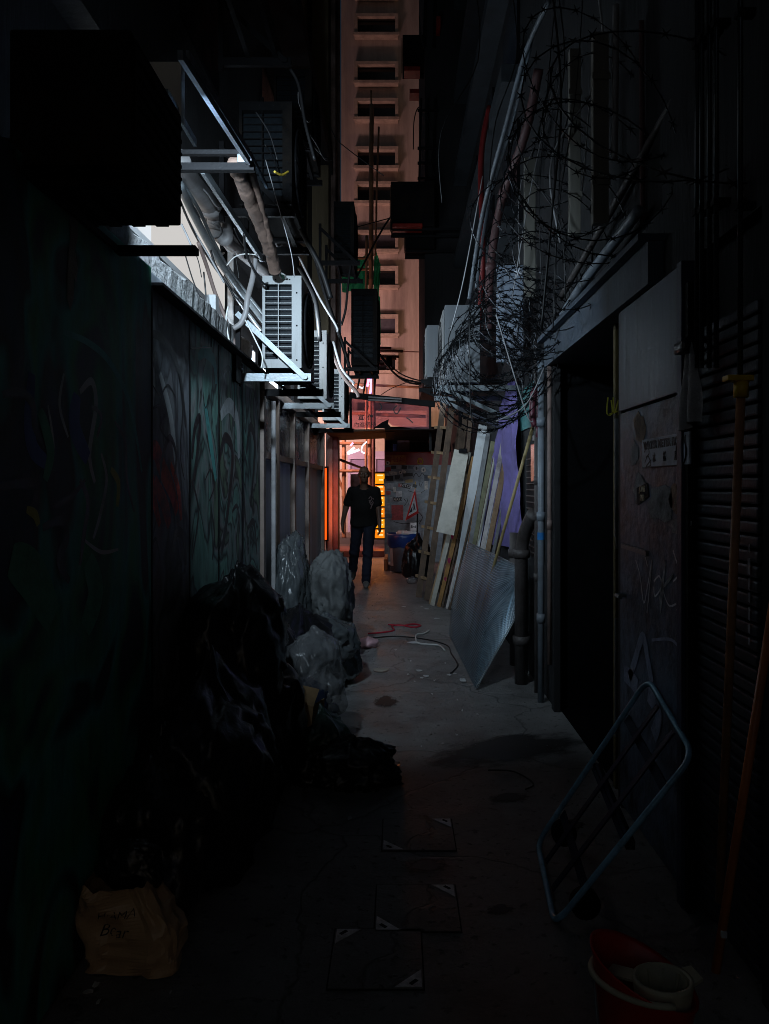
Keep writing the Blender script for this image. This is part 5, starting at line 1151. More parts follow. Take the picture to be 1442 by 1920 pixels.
for k in range(2): MB().bar(bil(.33 + .34 * k, .03), bil(.33 + .34 * k, .97), .03, .006, (-1, 0, .6)).build('slat', bluep, tb)
for k in range(3): MB().bar(bil(.03, .2 + .29 * k) + Vector((.012, 0, -.004)), bil(.97, .2 + .29 * k) + Vector((.012, 0, -.004)), .035, .006, (-1, 0, .6)).build('cross_slat', bluep, tb)
MB().bar(bil(0, .5) + Vector((.02, 0, -.02)), bil(1, .5) + Vector((.02, 0, -.02)), .03, .03).build('axle', blacksteel, tb)
for u_ in (.06, .94):
    c = bil(u_, .12) + Vector((.05, 0, -.02)); 
    if c.z < .07: c.z = .075
    MB().tube([c - Vector((0, .018, 0)), c + Vector((0, .018, 0))], .05, 16).build('castor', blacksteel, tb, True)
# hanging rag
m = MB(); vs = []; fs = []; nu, nv = 18, 22
for j in range(nv + 1):
    v = j / nv
    for i in range(nu + 1):
        q = i / nu - .5; wd = .05 + .075 * min(1, v * 1.6)
        p = PX(1312, 640 + v * 140, .985); 
        vs.append(Vector((.975 + .018 * math.sin(q * 13 + v * 2) * min(1, .3 + v), 2.56 - q * wd * 2 * .62, 1.96 - v * .27 + .012 * math.sin(q * 5))))
for j in range(nv):
    for i in range(nu):
        a = j * (nu + 1) + i; fs.append((a, a + 1, a + nu + 2, a + nu + 1))
rgm = thing('hanging_rag', 'grey-white rag hanging from a hook beside the conduits', 'rag', (.98, 2.56, 1.69))
MB().add(vs, fs).build('cloth', M('grey_rag', (.46, .45, .46), .85, var=.2, bump=.3, dirt=(.2, .19, .19), damt=.7, dscale=9), rgm, True)
MB().tube(spline([(1.05, 2.57, 1.98), (.99, 2.57, 1.985), (.965, 2.56, 1.97), (.965, 2.56, 1.94)], 5), .012, 8).build('hook', blacksteel, rgm, True)
MB().bev((.94, 2.53, 1.935), (1.0, 2.61, 1.975), .012).build('knot', blackbag, rgm)

# grit swept against the walls
gr = random.Random(9); gm = MB()
for i in range(900):
    side = gr.random(); y = gr.uniform(2.2, 13.5)
    x = (.98 - abs(gr.gauss(0, .16))) if side < .45 else (-.2 - abs(gr.gauss(0, .25))) if side < .75 else gr.uniform(-.6, .9)
    r_ = gr.uniform(.002, .007); c = Vector((x, y, r_ * .5))
    vs_ = [c + Vector((gr.uniform(-1, 1), gr.uniform(-1, 1), gr.uniform(-.5, 1))) * r_ for _ in range(5)]
    gm.add(vs_, [(0, 1, 2), (0, 2, 3), (0, 3, 1), (1, 2, 4), (2, 3, 4), (3, 1, 4)])
tag(gm.build('grit', M('floor_grit', (.22, .21, .20), .9, var=.5)), 'loose grit and crumbs scattered over the alley floor', 'grit', kind='stuff')
# ================================================================ far end of the alley
tw = thing('tower_block', 'tall pinkish tower block with a column of small framed windows closing the view', 'building', (3, 26, 0))
DT = 26.0
MB().bbox((-1.93, DT, 2.9), (16, DT + 10, 42)).build('wall', facade, tw)
MB().bbox((-14, DT + .6, 0), (16, DT + 10, 2.9)).build('podium_wall', facade, tw)
wins = [-188, -104, -18, 54, 143, 211, 301, 366, 456, 523, 613, 681, 771]
wx0, wx1 = P(671, 0, DT).x, P(741, 0, DT).x
for col in range(3):
    sx = col * 4.6
    for py in wins:
        if col and py % 2: pass
        zc = EYE + (CY - py) * DT / F; h = .27; dep = .25
        t_ = .105
        f = MB()
        x0, x1, z0, z1 = wx0 + sx, wx1 + sx, zc - h, zc + h
        f.bbox((x0 - t_, DT - dep, z0 - t_), (x0, DT - .002, z1 + t_)); f.bbox((x1, DT - dep, z0 - t_), (x1 + t_, DT - .002, z1 + t_))
        f.bbox((x0, DT - dep, z1), (x1, DT - .002, z1 + t_)); f.bbox((x0 - t_ - .04, DT - dep - .05, z0 - t_), (x1 + t_ + .04, DT - dep - .001, z0 - .01)); f.bbox((x0, DT - dep, z0 - t_), (x1, DT - .002, z0))
        wn = f.build('window', frame_f, tw)
        MB().bbox((x0, DT - .012, z0), (x1, DT - .003, z1)).build('pane', blackpane if py not in (456, 613) else M('dim_curtain', (.06, .06, .08), .6), wn)
# ground floor shop across the street
sp = thing('shop_front', 'lavender framed shop front across the street', 'shop front', (-1.5, 24.5, 0))
lav = M('lavender_panel', (.42, .36, .50), .5, var=.1, bump=.05); lavd = M('purple_fascia', (.22, .17, .30), .5, var=.1, bump=.05); beige = M('beige_tile', (.46, .38, .30), .6, var=.1, bump=.1)
DS = 24.3
def fr_(x0, x1, y0, y1, d, dep, mat, name, par):
    a = P(x0, y1, d); b = P(x1, y0, d); return MB().bbox((a.x, d, a.z), (b.x, d + dep, b.z)).build(name, mat, par)
fr_(560, 652, 770, 1004, DS, .4, beige, 'tiled_pier', sp)
fr_(652, 800, 770, 846, DS, .4, beige, 'upper_wall', sp)
fr_(652, 800, 846, 861, DS - .05, .3, lav, 'cornice', sp); fr_(652, 800, 862, 885, DS + .02, .3, lavd, 'fascia', sp); fr_(652, 800, 885, 889, DS - .02, .3, lav, 'rail', sp)
for x in (652, 700, 748): fr_(x, x + 5, 861, 1003, DS - .03, .1, lav, 'post', sp)
fr_(657, 700, 889, 1003, DS + .1, .05, blackpane, 'window_pane', sp); fr_(705, 800, 889, 1003, DS + .1, .05, blackpane, 'window_pane', sp)
fr_(640, 800, 1000, 1004, DS - .3, .5, lav, 'step', sp)
# orange light box
lbx = thing('light_box', 'tall glowing orange sign box of stacked panels beside the walking man', 'light box', P(712, 1010, 16.6))
a = P(702, 1010, 16.6); b = P(722, 886, 16.6)
MB().bbox((a.x - .02, 16.62, a.z - .02), (b.x, 16.8, b.z + .02)).build('case', blacksteel, lbx)
og2 = glow('yellow_acrylic', (1.0, .33, .008), 1.15); ogw = glow('pale_lit_text', (1.0, .75, .35), 1.2)
cuts = [(888, 907), (910, 928), (931, 949), (952, 970), (973, 990), (993, 1009)]
for i, (y0, y1) in enumerate(cuts):
    p0 = P(703, y1, 16.6); p1 = P(721, y0, 16.6)
    pnl = MB().bbox((p0.x, 16.6, p0.z), (p1.x, 16.618, p1.z)).build('lit_panel', og2 if i % 2 == 0 else glow('amber_acrylic%d' % i, (1.0, .23, .006), 1.1), lbx)
    mm = MB()
    for k in range(2):
        zz = p1.z - (.28 + .34 * k) * (p1.z - p0.z) * (1 if k else .6); mm.bbox((p0.x + .05 + .04 * k, 16.594, zz - .014), (p1.x - .03, 16.5985, zz + .014))
    mm.build('lit_text', ogw if i != 0 else ogw, pnl)
area('box_glow', ((a.x + b.x) / 2, 16.57, (a.z + b.z) / 2), (0, -1, 0), .2, 1.3, 4.5, (1, .30, .04), lbx)
# narrow glowing strip between partition and pillar, in place of an orange reflection
ls = thing('light_box', 'slender glowing strip standing in for an orange reflection beside the pink-lit pillar', 'light box', P(608, 1010, 12.0))  # added strip, not a light box of the street
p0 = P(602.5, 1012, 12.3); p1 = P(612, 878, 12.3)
MB().bbox((p0.x, 12.3, p0.z), (p1.x, 12.34, p1.z)).build('lit_panel', M('orange_reflection_glow', (.85, .16, .02), .35, var=.4, bump=.3, emit=(1, .085, .005), estr=1.7), ls)
MB().bbox((p0.x - .03, 12.345, p0.z - .03), (p1.x + .03, 12.38, p1.z + .03)).build('case', blacksteel, ls)  # case of the added strip
area('added_strip_light', (p1.x + .05, 12.28, (p0.z + p1.z) / 2), (.8, .55, 0), .08, 1.0, 2.2, (1, .24, .09), ls)  # added light that warms the pillar face
# pillar with plinth at the corner
pl = thing('corner_pillar', 'pillar coloured as if pink-lit on a plinth at the left corner of the alley mouth', 'pillar', P(622, 1040, 12.5))
pinkw = M('pink_lit_render', (.66, .38, .34), .6, var=.2, bump=.3, dirt=(.16, .09, .08), damt=.6, dscale=3)  # pink light is put into the base colour
a = P(611, 1015, 12.5); b = P(623.5, 812, 12.5)
MB().bev((a.x, 12.5, .0), (b.x, 12.8, b.z), .01).build('shaft', pinkw, pl)
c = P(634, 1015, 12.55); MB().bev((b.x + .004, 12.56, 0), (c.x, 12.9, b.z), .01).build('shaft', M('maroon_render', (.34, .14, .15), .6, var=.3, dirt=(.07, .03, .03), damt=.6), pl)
MB().bev((a.x - .1, 12.3, 0), (c.x + .1, 12.49, .42), .015).build('plinth', bare, pl)
# sticker-covered kiosk
ko = thing('sticker_kiosk', 'dark metal kiosk side plastered with stickers under a red fascia', 'kiosk', (.4, 15, 0))
DK = 15.0
met = M('kiosk_metal', (.26, .29, .32), .45, metal=.3, var=.35, scale=5, bump=.15, dirt=(.08, .085, .09), damt=.8, dscale=3)
a = P(721, 1048, DK); b = P(850, 872, DK)
MB().bbox((a.x, DK, 0), (b.x, DK + .8, b.z)).build('side_panel', met, ko)
c = P(721, 847, DK)
MB().bbox((a.x, DK - .02, b.z + .005), (b.x, DK + .8, c.z)).build('fascia', M('red_fascia', (.30, .018, .012), .5, var=.15, bump=.05, dirt=(.12, .01, .01), damt=.5), ko)
fp = MB().bbox((P(722, 0, DK).x, DK - .026, P(0, 871, DK).z), (P(762, 0, DK).x, DK - .0205, P(0, 853, DK).z)).build('fascia_poster', M('orange_poster', (.45, .22, .06), .6, var=.5, scale=14, bump=0, dirt=(.36, .02, .02), damt=.9, dscale=6), ko)
for i, ch in enumerate('吉日印'):
    lettering('lettering', ch, .12, P(729 + i * 13, 862, DK - .029), FRONT, M('poster_ink%d' % i, (.30, .02, .02), .6, bump=0), ko)
yl = M('yellow_ink', (.55, .36, .03), .6, bump=0)
m = MB(); m.tube(spline([P(784, 869, DK - .026), P(784, 862, DK - .026), P(788, 859.5, DK - .026), P(792, 862, DK - .026), P(792, 869, DK - .026), P(784, 869, DK - .026)], 4), .012, 4); m.build('emblem', yl, ko)
rs = random.Random(21); scols = [(.5, .5, .52), (.02, .02, .02), (.40, .05, .05), (.62, .6, .55), (.10, .12, .15), (.34, .34, .36), (.5, .42, .2), (.03, .03, .04)]
smats = [M('sticker%d' % i, c, .5, var=.45, scale=22, bump=0) for i, c in enumerate(scols)]
GS = 'stickers on the kiosk'
def sticker(px, py, w, h, mi, rot=0.0, z=0):
    c = P(px, py, DK - .004 - z); k = DK / F; q = [Vector((x * w * k / 2, 0, y * h * k / 2)) for x, y in ((-1, -1), (1, -1), (1, 1), (-1, 1))]
    rm = Matrix.Rotation(rot, 3, 'Y'); return MB().prism([c + rm @ v for v in q], (0, -.0012, 0)).build('sticker', smats[mi], ko)
zz = 0
for (px, py, w, h, mi, r_) in [(738, 876, 9, 6, 1, 0), (748, 876, 9, 7, 5, 0), (758, 876, 10, 7, 1, .1), (771, 876, 11, 6, 4, 0), (728, 880, 10, 8, 2, 0), (737, 887, 16, 6, 3, .1), (730, 897, 15, 9, 1, 0), (745, 895, 10, 8, 7, 0), (765, 890, 18, 6, 1, -.1), (767, 902, 14, 6, 6, -.1), (760, 911, 20, 8, 1, .2), (750, 910, 6, 6, 2, .2), (731, 912, 14, 12, 5, 0), (740, 918, 6, 10, 3, 0), (748, 926, 11, 11, 0, 0), (735, 936, 9, 9, 5, 0), (745, 936, 11, 6, 3, 0), (728, 924, 9, 7, 2, 0), (745, 961, 22, 28, 2, 0), (727, 950, 8, 14, 5, 0), (729, 967, 12, 8, 4, 0), (799, 908, 6, 20, 3, 0), (800, 896, 9, 12, 4, 0), (722, 905, 5, 14, 5, 0), (757, 884, 8, 5, 3, .4), (778, 911, 8, 6, 1, .4), (726, 890, 8, 5, 3, 0), (785, 925, 9, 4, 5, 0), (752, 899, 8, 4, 4, .2)]:
    zz += .0014; sticker(px, py, w, h, mi, r_, zz)
for (px, py, r_, mi, mi2) in [(781, 878, .062, 5, 1), (794, 881, .05, 3, 4), (751, 886, .035, 3, 1), (727, 868, .04, 3, 1)]:
    zz += .0014; c = P(px, py, DK - .03 - zz); s_ = MB().prism(disc(c, r_, FRONT, 20), (0, -.001, 0)).build('round_sticker', smats[mi], ko)
    MB().prism(disc(c - Vector((0, .002, 0)), r_ * .5, FRONT, 14, .6, 1), (0, -.001, 0)).build('sticker_print', smats[mi2], ko)
white_ink = M('white_ink', (.6, .6, .6), .6, bump=0)
lettering('lettering', 'WITCH', .075, P(761, 911, DK - .06), FRONT @ Matrix.Rotation(R(-12), 3, 'Z'), white_ink, ko)
lettering('lettering', 'COZ', .085, P(745, 936, DK - .06), FRONT, ink, ko, bold=.003)
m = MB()
for c in [[(757, 935), (762, 942), (758, 948)], [(763, 934), (766, 946)], [(769, 950), (772, 940), (775, 950)], [(786, 905), (788, 912), (793, 904)], [(738, 978), (760, 982), (790, 976)], [(765, 920), (785, 925), (797, 919)], [(785, 960), (792, 970), (786, 982)], [(775, 895), (780, 887), (786, 894), (792, 887), (797, 895)]]:
    m.ribbon(spline([P(x, y, DK - .003) for x, y in c], 5), .012, (0, -1, 0))
m.build('graffiti_tag', p_blk, ko)
m = MB(); m.ribbon([P(779, 903, DK - .004), P(779, 917, DK - .004)], .016, (0, -1, 0)); m.build('tape', yl, ko)
# boxes stored on top of the kiosk
t = thing('storage_crate', 'dim clutter of crates stacked on top of the kiosk', 'crate', P(770, 846, 15.2))
MB().bbox((P(721, 0, 15.7).x, 15.7, P(0, 846.5, DK).z + .002), (P(860, 0, 15.7).x, 15.74, P(0, 800, 15.7).z)).build('shade_backing', acdark, t)  # dark sheet standing in for the shade behind the crates
for (x0, x1, y0, y1, mt) in [(723, 733, 822, 846, acdark), (745, 768, 826, 846, greyp), (770, 800, 828, 846, acdark), (805, 840, 820, 846, acdark)]:
    a2 = P(x0, y1, 15.2); b2 = P(x1, y0, 15.2); MB().bev((a2.x, 15.2, P(0, 846.5, DK).z + .002), (b2.x, 15.6, b2.z), .01).build('crate', mt, t)
tag(MB().bev((P(737, 0, 15.1).x, 15.05, P(0, 846, DK).z + .003), (P(744, 0, 15.1).x, 15.15, P(0, 833, 15.1).z), .01).build('blue_bottle', M('blue_plastic', (.03, .12, .45), .35)), 'small blue bottle standing on the kiosk', 'bottle')
# road works sign
rw = thing('road_works_sign', 'red triangular men at work sign leaning by the kiosk', 'sign', P(778, 980, 13.6))
T0, TL, TR = P(779, 917, 13.9), P(762, 975, 13.5), P(784, 978, 13.5)
T0, TL, TR = P(778.5, 917, 13.9), P(760.5, 976, 13.5), P(785, 962, 13.75)
def tri(k, off): 
    g_ = (T0 + TL + TR) / 3; nn = (TL - T0).cross(TR - T0).normalized(); nn = nn if nn.y < 0 else -nn
    return [g_ + (p - g_) * k + nn * off for p in (T0, TL, TR)], nn
q, nn = tri(1.0, 0); MB().prism(q, -nn * .012).build('plate', M('sign_red', (.50, .02, .02), .45, var=.1, bump=0), rw)
q, nn = tri(.66, .002); MB().prism(q, -nn * .001).build('face', M('sign_white', (.62, .64, .66), .5, var=.08, bump=0), rw)
def tp_(u, v): return T0.lerp(TL, u).lerp(T0.lerp(TR, u), v) + nn * .005
m = MB(); m.prism([tp_(.80, .12), tp_(.80, .45), tp_(.62, .32)], -nn * .001)
m.prism([tp_(.50, .45), tp_(.50, .56), tp_(.68, .68), tp_(.68, .52)], -nn * .001); m.prism([tp_(.68, .54), tp_(.68, .66), tp_(.80, .76), tp_(.80, .66), tp_(.72, .6), tp_(.80, .52), tp_(.80, .48)], -nn * .001)
m.prism([tp_(.42, .47), tp_(.42, .55), tp_(.48, .55), tp_(.48, .47)], -nn * .001); m.prism([tp_(.52, .52), tp_(.54, .46), tp_(.66, .38), tp_(.67, .42)], -nn * .001)
m.build('pictogram', ink, rw)
MB().bar(P(783, 955, 13.95), P(781, 1055, 13.7), .03, .02, (0, 1, 0)).build('stand', blacksteel, rw)
es = thing('end_plate', 'small white plate reading End below the road works sign', 'sign', P(776, 995, 13.3))
a2 = P(769.5, 995, 13.3); b2 = P(781, 980, 13.3); MB().bbox((a2.x, 13.3, a2.z), (b2.x, 13.31, b2.z)).build('plate', M('plate_white', (.62, .64, .66), .5, bump=0), es)
lettering('lettering', 'End', .062, P(775.3, 987.5, 13.296), FRONT, ink, es, bold=.002)
# blue bin
bn = thing('rubbish_bin', 'blue-lined rubbish bin overflowing with bottles at the end of the alley', 'bin', (.08, 13.2, 0))
c = Vector((.10, 13.2, 0)); bl_ = M('bin_liner_blue', (.015, .05, .24), .35, var=.3, bump=.4, bscale=20); binm = M('faded_blue_bin', (.13, .19, .26), .5, var=.2, bump=.1, dirt=(.08, .08, .08), damt=.6, dscale=6)
MB().lathe([(.0, .02), (.22, .02), (.25, .45), (.265, .62), (.25, .62), (.235, .5)], c, 24).build('bin', binm, bn, True)
prof = [(.262, .44), (.285, .5), (.29, .6), (.285, .665), (.27, .67), (.25, .6)]
m = MB(); m.lathe(prof, c, 32)
for v in m.v: v.z += .03 * noise.noise(v * 7); v.x += .015 * noise.noise(v * 11)
m.build('liner', bl_, bn, True)
m = MB(); m.bar(c + Vector((-.2, -.14, .12)), c + Vector((-.21, -.15, .42)), .05, .004, (0, 1, 0)); m.build('bin_sticker', wm, bn)
cl_ = M('clear_bottle', (.62, .66, .68), .12, var=.2, bump=.2)
rb_ = random.Random(4)
GB = 'bottles heaped in the bin'
for i in range(12):
    a = rb_.uniform(0, 6.28); r_ = rb_.uniform(0, .19); p = c + Vector((r_ * math.cos(a), r_ * math.sin(a), .63 + rb_.uniform(0, .06))); dr_ = Vector((rb_.uniform(-1, 1), rb_.uniform(-1, 1), rb_.uniform(-.2, .5))).normalized()
    o = MB().tube([p - dr_ * .09, p - dr_ * .085, p + dr_ * .05, p + dr_ * .085, p + dr_ * .11], .03, 8, rs=[.02, .032, .032, .012, .012]).build('plastic_bottle', cl_, smooth=True)
    tag(o, 'clear plastic bottle heaped on top of the blue-lined bin', 'bottle', GB)
bag('rubbish_bag', 'shiny black rubbish bag in front of the blue-lined bin', (.30, 12.4, .30), (.21, .2, .36), blackbag, 41, .2, .1, group=None)
bag('clear_bag', 'small bundle of clear bottles on the floor by the ladder foot', PF(772, 1088, .05), (.09, .08, .06), clearm, 42, .2, .02, group=None, sub=3)
t = thing('timber_offcut', 'pale timber offcut on the floor beside the bin', 'timber', PF(722, 1070)); MB().bev(PF(720, 1070, .0) + Vector((0, 0, .002)), PF(728, 1060, 0) + Vector((0, .1, .2)), .01).build('block', woodl, t)
t = thing('added_batten', 'added unseen batten behind the farther right air conditioner', 'light', (.45, 9.38, 2.85))  # unseen lamp added to brighten the kiosk
MB().bev((.33, 9.33, 2.84), (.57, 9.37, 2.90), .005).build('housing', whitep, t)  # housing of the added batten
MB().tube([(.35, 9.385, 2.85), (.55, 9.385, 2.85)], .009, 8).build('tube', added_tube_m, t, True)
area('added_tube_light', (.45, 9.40, 2.85), (-.04, 1, -.26), .2, .05, 1.7, (.74, .88, 1.0), t, 52)
# low block at the alley mouth, coloured red as a reflection on the ground
tag(MB().bev((-1.3, 15.9, .004), (-.28, 17.1, .14), .02).build('step', M('red_reflection_block', (.30, .09, .06), .5, var=.3, dirt=(.12, .05, .04), damt=.7)), 'low red block standing in for a reflection at the mouth of the alley', 'step')  # not a step: block in place of a red ground reflection
# pink sheet awning
aw = thing('plastic_awning', 'pink translucent plastic awning sheet hung across the alley', 'awning', P(735, 805, 12))
DA = 12.0
def sheet_mat(name, col, tcol, k):
    m = bpy.data.materials.new(name); m.use_nodes = True; n = m.node_tree; L = n.links
    n.nodes.remove(n.nodes['Principled BSDF'])
    a_ = n.nodes.new('ShaderNodeBsdfTranslucent'); a_.inputs[0].default_value = (*col, 1)
    d_ = n.nodes.new('ShaderNodeBsdfDiffuse'); d_.inputs[0].default_value = (*[c_ * .8 for c_ in col], 1)
    t_ = n.nodes.new('ShaderNodeBsdfTransparent'); t_.inputs[0].default_value = (*tcol, 1)
    m1 = n.nodes.new('ShaderNodeMixShader'); m1.inputs[0].default_value = .4; L.new(a_.outputs[0], m1.inputs[1]); L.new(d_.outputs[0], m1.inputs[2])
    nz = n.nodes.new('ShaderNodeTexNoise'); nz.inputs['Scale'].default_value = 4; nz.inputs['Detail'].default_value = 6
    mr = n.nodes.new('ShaderNodeMapRange'); mr.inputs[1].default_value = .3; mr.inputs[2].default_value = .7; mr.inputs[3].default_value = k - .12; mr.inputs[4].default_value = k + .12; L.new(nz.outputs['Fac'], mr.inputs[0])
    m2 = n.nodes.new('ShaderNodeMixShader'); L.new(mr.outputs[0], m2.inputs[0]); L.new(m1.outputs[0], m2.inputs[1]); L.new(t_.outputs[0], m2.inputs[2])
    L.new(m2.outputs[0], n.nodes['Material Output'].inputs[0]); return m
q = [P(659, 748, DA), P(700, 750, DA), P(760, 752, DA), P(806, 759, DA), P(806, 806, DA), P(770, 803, DA), P(735, 798, DA), P(728, 790, DA), P(700, 802, DA), P(659, 805, DA)]
MB().add(q, [tuple(range(len(q)))]).build('sheet', sheet_mat('pink_plastic_sheet', (.85, .36, .44), (.95, .52, .62), .5), aw)
MB().bar(P(655, 741, DA - .05), P(816, 758, DA - .05), .08, .09).build('beam', blacksteel, aw)
MB().bar(P(657, 808, DA), P(740, 808, DA), .05, .05).build('bottom_rail', rust, aw)
MB().bar(P(806, 757, DA), P(807, 845, DA), .04, .04, (0, 1, 0)).build('post', blacksteel, aw); MB().bar(P(657, 741, DA), P(658, 810, DA), .04, .04, (0, 1, 0)).build('post', blacksteel, aw)
# roof sheet behind, rusty underside
MB().prism([P(612, 812, 11.6), P(722, 806, 11.6), P(724, 822, 13.5), P(628, 826, 13.5)], (0, 0, .02)).build('roof_sheet', rust, aw)
MB().prism([P(722, 806, 11.6), P(815, 806, 11.6), P(815, 826, 14.8), P(722, 826, 14.8)], (0, 0, .02)).build('roof_sheet', acdark, aw)
MB().prism([P(700, 803, 11.95), P(716, 792, 11.95), P(729, 786, 11.95), P(728, 795, 11.95), P(735, 803, 11.95)], (0, .01, 0)).build('torn_flap', acdark, aw)
for i, ch in enumerate('宣傳'): lettering('lettering', ch, .095, P(677 + i * 18, 783, DA - .012), FRONT, ink, aw, bold=.002)
lettering('lettering', '內進樓梯', .085, P(684, 796.5, DA - .012), FRONT, ink, aw)
m = MB()
for cc in [[(762, 783), (768, 787), (774, 793)], [(712, 756), (716, 764), (711, 770)], [(745, 760), (738, 768), (744, 776), (752, 764)]]:
    m.ribbon(spline([P(x, y, DA - .006) for x, y in cc], 5), .018, (0, -1, 0))
m.build('scribble', ink, aw)
fl_ = thing('dead_batten', 'unlit twin tube batten fixed under the awning beam', 'lamp', P(722, 748, 11.8)); 
for k in range(2): MB().tube([P(690, 744.5 + k * 5, 11.82 - k * .02), P(753, 748 + k * 5, 11.82 - k * .02)], .016, 10).build('tube', pvc, fl_, True)
MB().bar(P(688, 745, 11.87), P(756, 749, 11.87), .04, .05).build('housing', acdark, fl_)
# ---------------------------------------------------------------- bamboo scaffold
bam = M('bamboo', (.52, .30, .17), .5, var=.25, scale=5, bump=.2, dirt=(.22, .11, .06), damt=.6, dscale=5)
GBm = 'bamboo scaffold poles'
def bamboo(label, a, b, r=.035, mat=None):
    a, b = Vector(a), Vector(b); L = (b - a).length; n = max(2, int(L / .42)); pts = []; rs = []
    for i in range(n):
        for f, k in ((0, 1.16), (.05, 1.0), (.5, .97), (.95, 1.0)):
            pts.append(a.lerp(b, (i + f) / n) + Vector((noise.noise(Vector((i * .7, a.x * 9, 1))), 0, noise.noise(Vector((i * .9, a.x * 5, 3))))) * .012); rs.append(r * k)
    return tag(MB().tube(pts, r, 8, rs=rs).build('bamboo_pole', mat or bam, smooth=True), label, 'pole', GBm)
DB = 17.0
bamboo('tallest bamboo upright in front of the tower', P(693, 1000, DB), P(697, 195, DB), .05)
bamboo('slim bamboo tip above the tallest upright', P(699, 480, DB), P(696, 168, DB), .022)
bamboo('thin bamboo upright right of the tallest one', P(703, 480, DB), P(710, 236, DB), .022)
bamboo('bamboo upright left of the tallest one', P(686, 1000, DB - .2), P(687, 440, DB - .2), .03)
bamboo('stout upright at the walking man\'s shoulder', P(700, 1000, DB - .5), P(701, 640, DB - .5), .04, M('dark_bamboo', (.16, .07, .06), .6, var=.3))
bamboo('orange-lit bamboo upright by the shop front', P(645, 1008, DB), P(645, 815, DB), .045)
bamboo('upper horizontal bamboo by the shop front', P(630, 831, DB - .1), P(690, 832, DB - .1), .035)
bamboo('lower horizontal bamboo at the man\'s head height', P(630, 883, DB - .1), P(690, 883, DB - .1), .035)
bamboo('slanting bamboo left of the man\'s shoulder', P(630, 885, DB), P(646, 925, DB), .03)
bamboo('dark slanting bamboo pointing at the man\'s head', P(624, 857, 13.5), P(680, 878, 15), .025, MATS['dark_bamboo'])
bamboo('upper short horizontal bamboo at the green net', P(655, 484, DB), P(695, 484, DB), .03)
bamboo('lower short horizontal bamboo at the green net', P(655, 507, DB), P(695, 504, DB), .03)
for i, (y, x1) in enumerate([(652, 735), (658, 758), (668, 750), (672, 745), (682, 722)]):
    bamboo(['topmost of the stacked horizontal poles on the scaffold', 'second of the stacked horizontal poles on the scaffold', 'third of the stacked horizontal poles on the scaffold', 'fourth of the stacked horizontal poles on the scaffold', 'lowest of the stacked horizontal poles on the scaffold'][i], P(668, y, DB - .1 * i), P(x1, y + 1, DB - .1 * i), .03, MATS['dark_bamboo'] if i % 2 == 0 else bam)
bamboo('long pink-lit horizontal bamboo above the awning', P(655, 720, DB), P(800, 727, DB), .028)
bamboo('thin dark horizontal line below the green net', P(700, 657, DB + 1), P(795, 660, DB + 1), .012, MATS['dark_bamboo'])
bamboo('pink horizontal bamboo seen through the awning', P(655, 775, DB), P(800, 781, DB), .04)
# green net
net = sheet_mat('green_net', (.04, .62, .34), (.1, .6, .35), .12)
def netsheet(label, corners, d, fold):
    nu = nv = 14; vs = []; fs = []; A_, B_, C_, D_ = [P(x, y, d) for x, y in corners]
    for j in range(nv + 1):
        for i in range(nu + 1):
            q = A_.lerp(B_, i / nu).lerp(D_.lerp(C_, i / nu), j / nv); vs.append(q + Vector((0, fold * math.sin(i * 1.3 + j * .4) + fold * noise.noise(q * 3), 0)))
    for j in range(nv):
        for i in range(nu):
            a = j * (nu + 1) + i; fs.append((a, a + 1, a + nu + 2, a + nu + 1))
    m_ = MB().add(vs, fs); m2 = [v + Vector((0, .01, 0)) for v in m_.v]
    return tag(m_.build('scaffold_net', net, smooth=True), label, 'net', 'green scaffold netting')
netsheet('green netting left of the tall bamboo', [(640, 500), (688, 478), (690, 545), (642, 548)], DB + .2, .06)
netsheet('green netting right of the tall bamboo, folded to a point', [(702, 458), (714, 498), (710, 560), (700, 562)], DB + .15, .08)
netsheet('narrow green netting below, hanging beside the sooty unit', [(706, 555), (713, 555), (714, 648), (698, 646)], DB + .1, .06)
# neon tubes on the scaffold
GN = 'neon tubes on the scaffold'
neon_v = glow('violet_neon', (.50, .30, 1.0), 3.0); neon_p = glow('pink_neon', (1.0, .22, .5), 4.0); neon_w = glow('white_neon', (.92, .86, 1.0), 1.6)
def neon(label, pts, d, r, mat):
    return tag(MB().tube(spline([P(x, y, d) for x, y in pts], 5), r, 6).build('neon_tube', mat, smooth=True), label, 'neon', GN)
neon('violet neon squiggle high on the scaffold', [(672, 640), (676, 648), (672, 656), (680, 662), (676, 672)], 16.9, .022, neon_v)
neon('small white neon dot group on the scaffold', [(682, 630), (684, 634), (683, 640)], 16.9, .03, neon_w)
neon('violet neon curl beside the tall bamboo', [(684, 645), (690, 642), (692, 650), (686, 655), (682, 648)], 16.9, .02, neon_v)
neon('pink neon stroke along the tall bamboo', [(690, 690), (692, 705), (688, 725)], 16.8, .03, neon_p)
neon('white neon arc left of the tall bamboo', [(668, 708), (676, 702), (682, 694), (672, 690)], 16.8, .016, neon_w)
neon('white neon curve just above the awning', [(670, 722), (680, 728), (686, 718), (692, 722)], 16.8, .016, neon_w)
neon('white-violet neon stroke by the farthest left unit', [(656, 713), (662, 716), (660, 735)], 16.8, .022, neon_w)
neon('violet neon stroke along the scaffold foot', [(695, 700), (696, 725), (694, 738)], 16.8, .025, neon_v)
neon('white neon arrow in the gap left of the man\'s head', [(665, 839), (652, 850), (660, 848), (674, 843)], 16.5, .028, neon_w)
neon('curly white neon above the man\'s head', [(688, 828), (680, 836), (678, 846), (684, 850)], 16.5, .016, neon_w)
neon('pink neon dash above the man\'s head', [(662, 830), (657, 836)], 16.5, .02, neon_p)
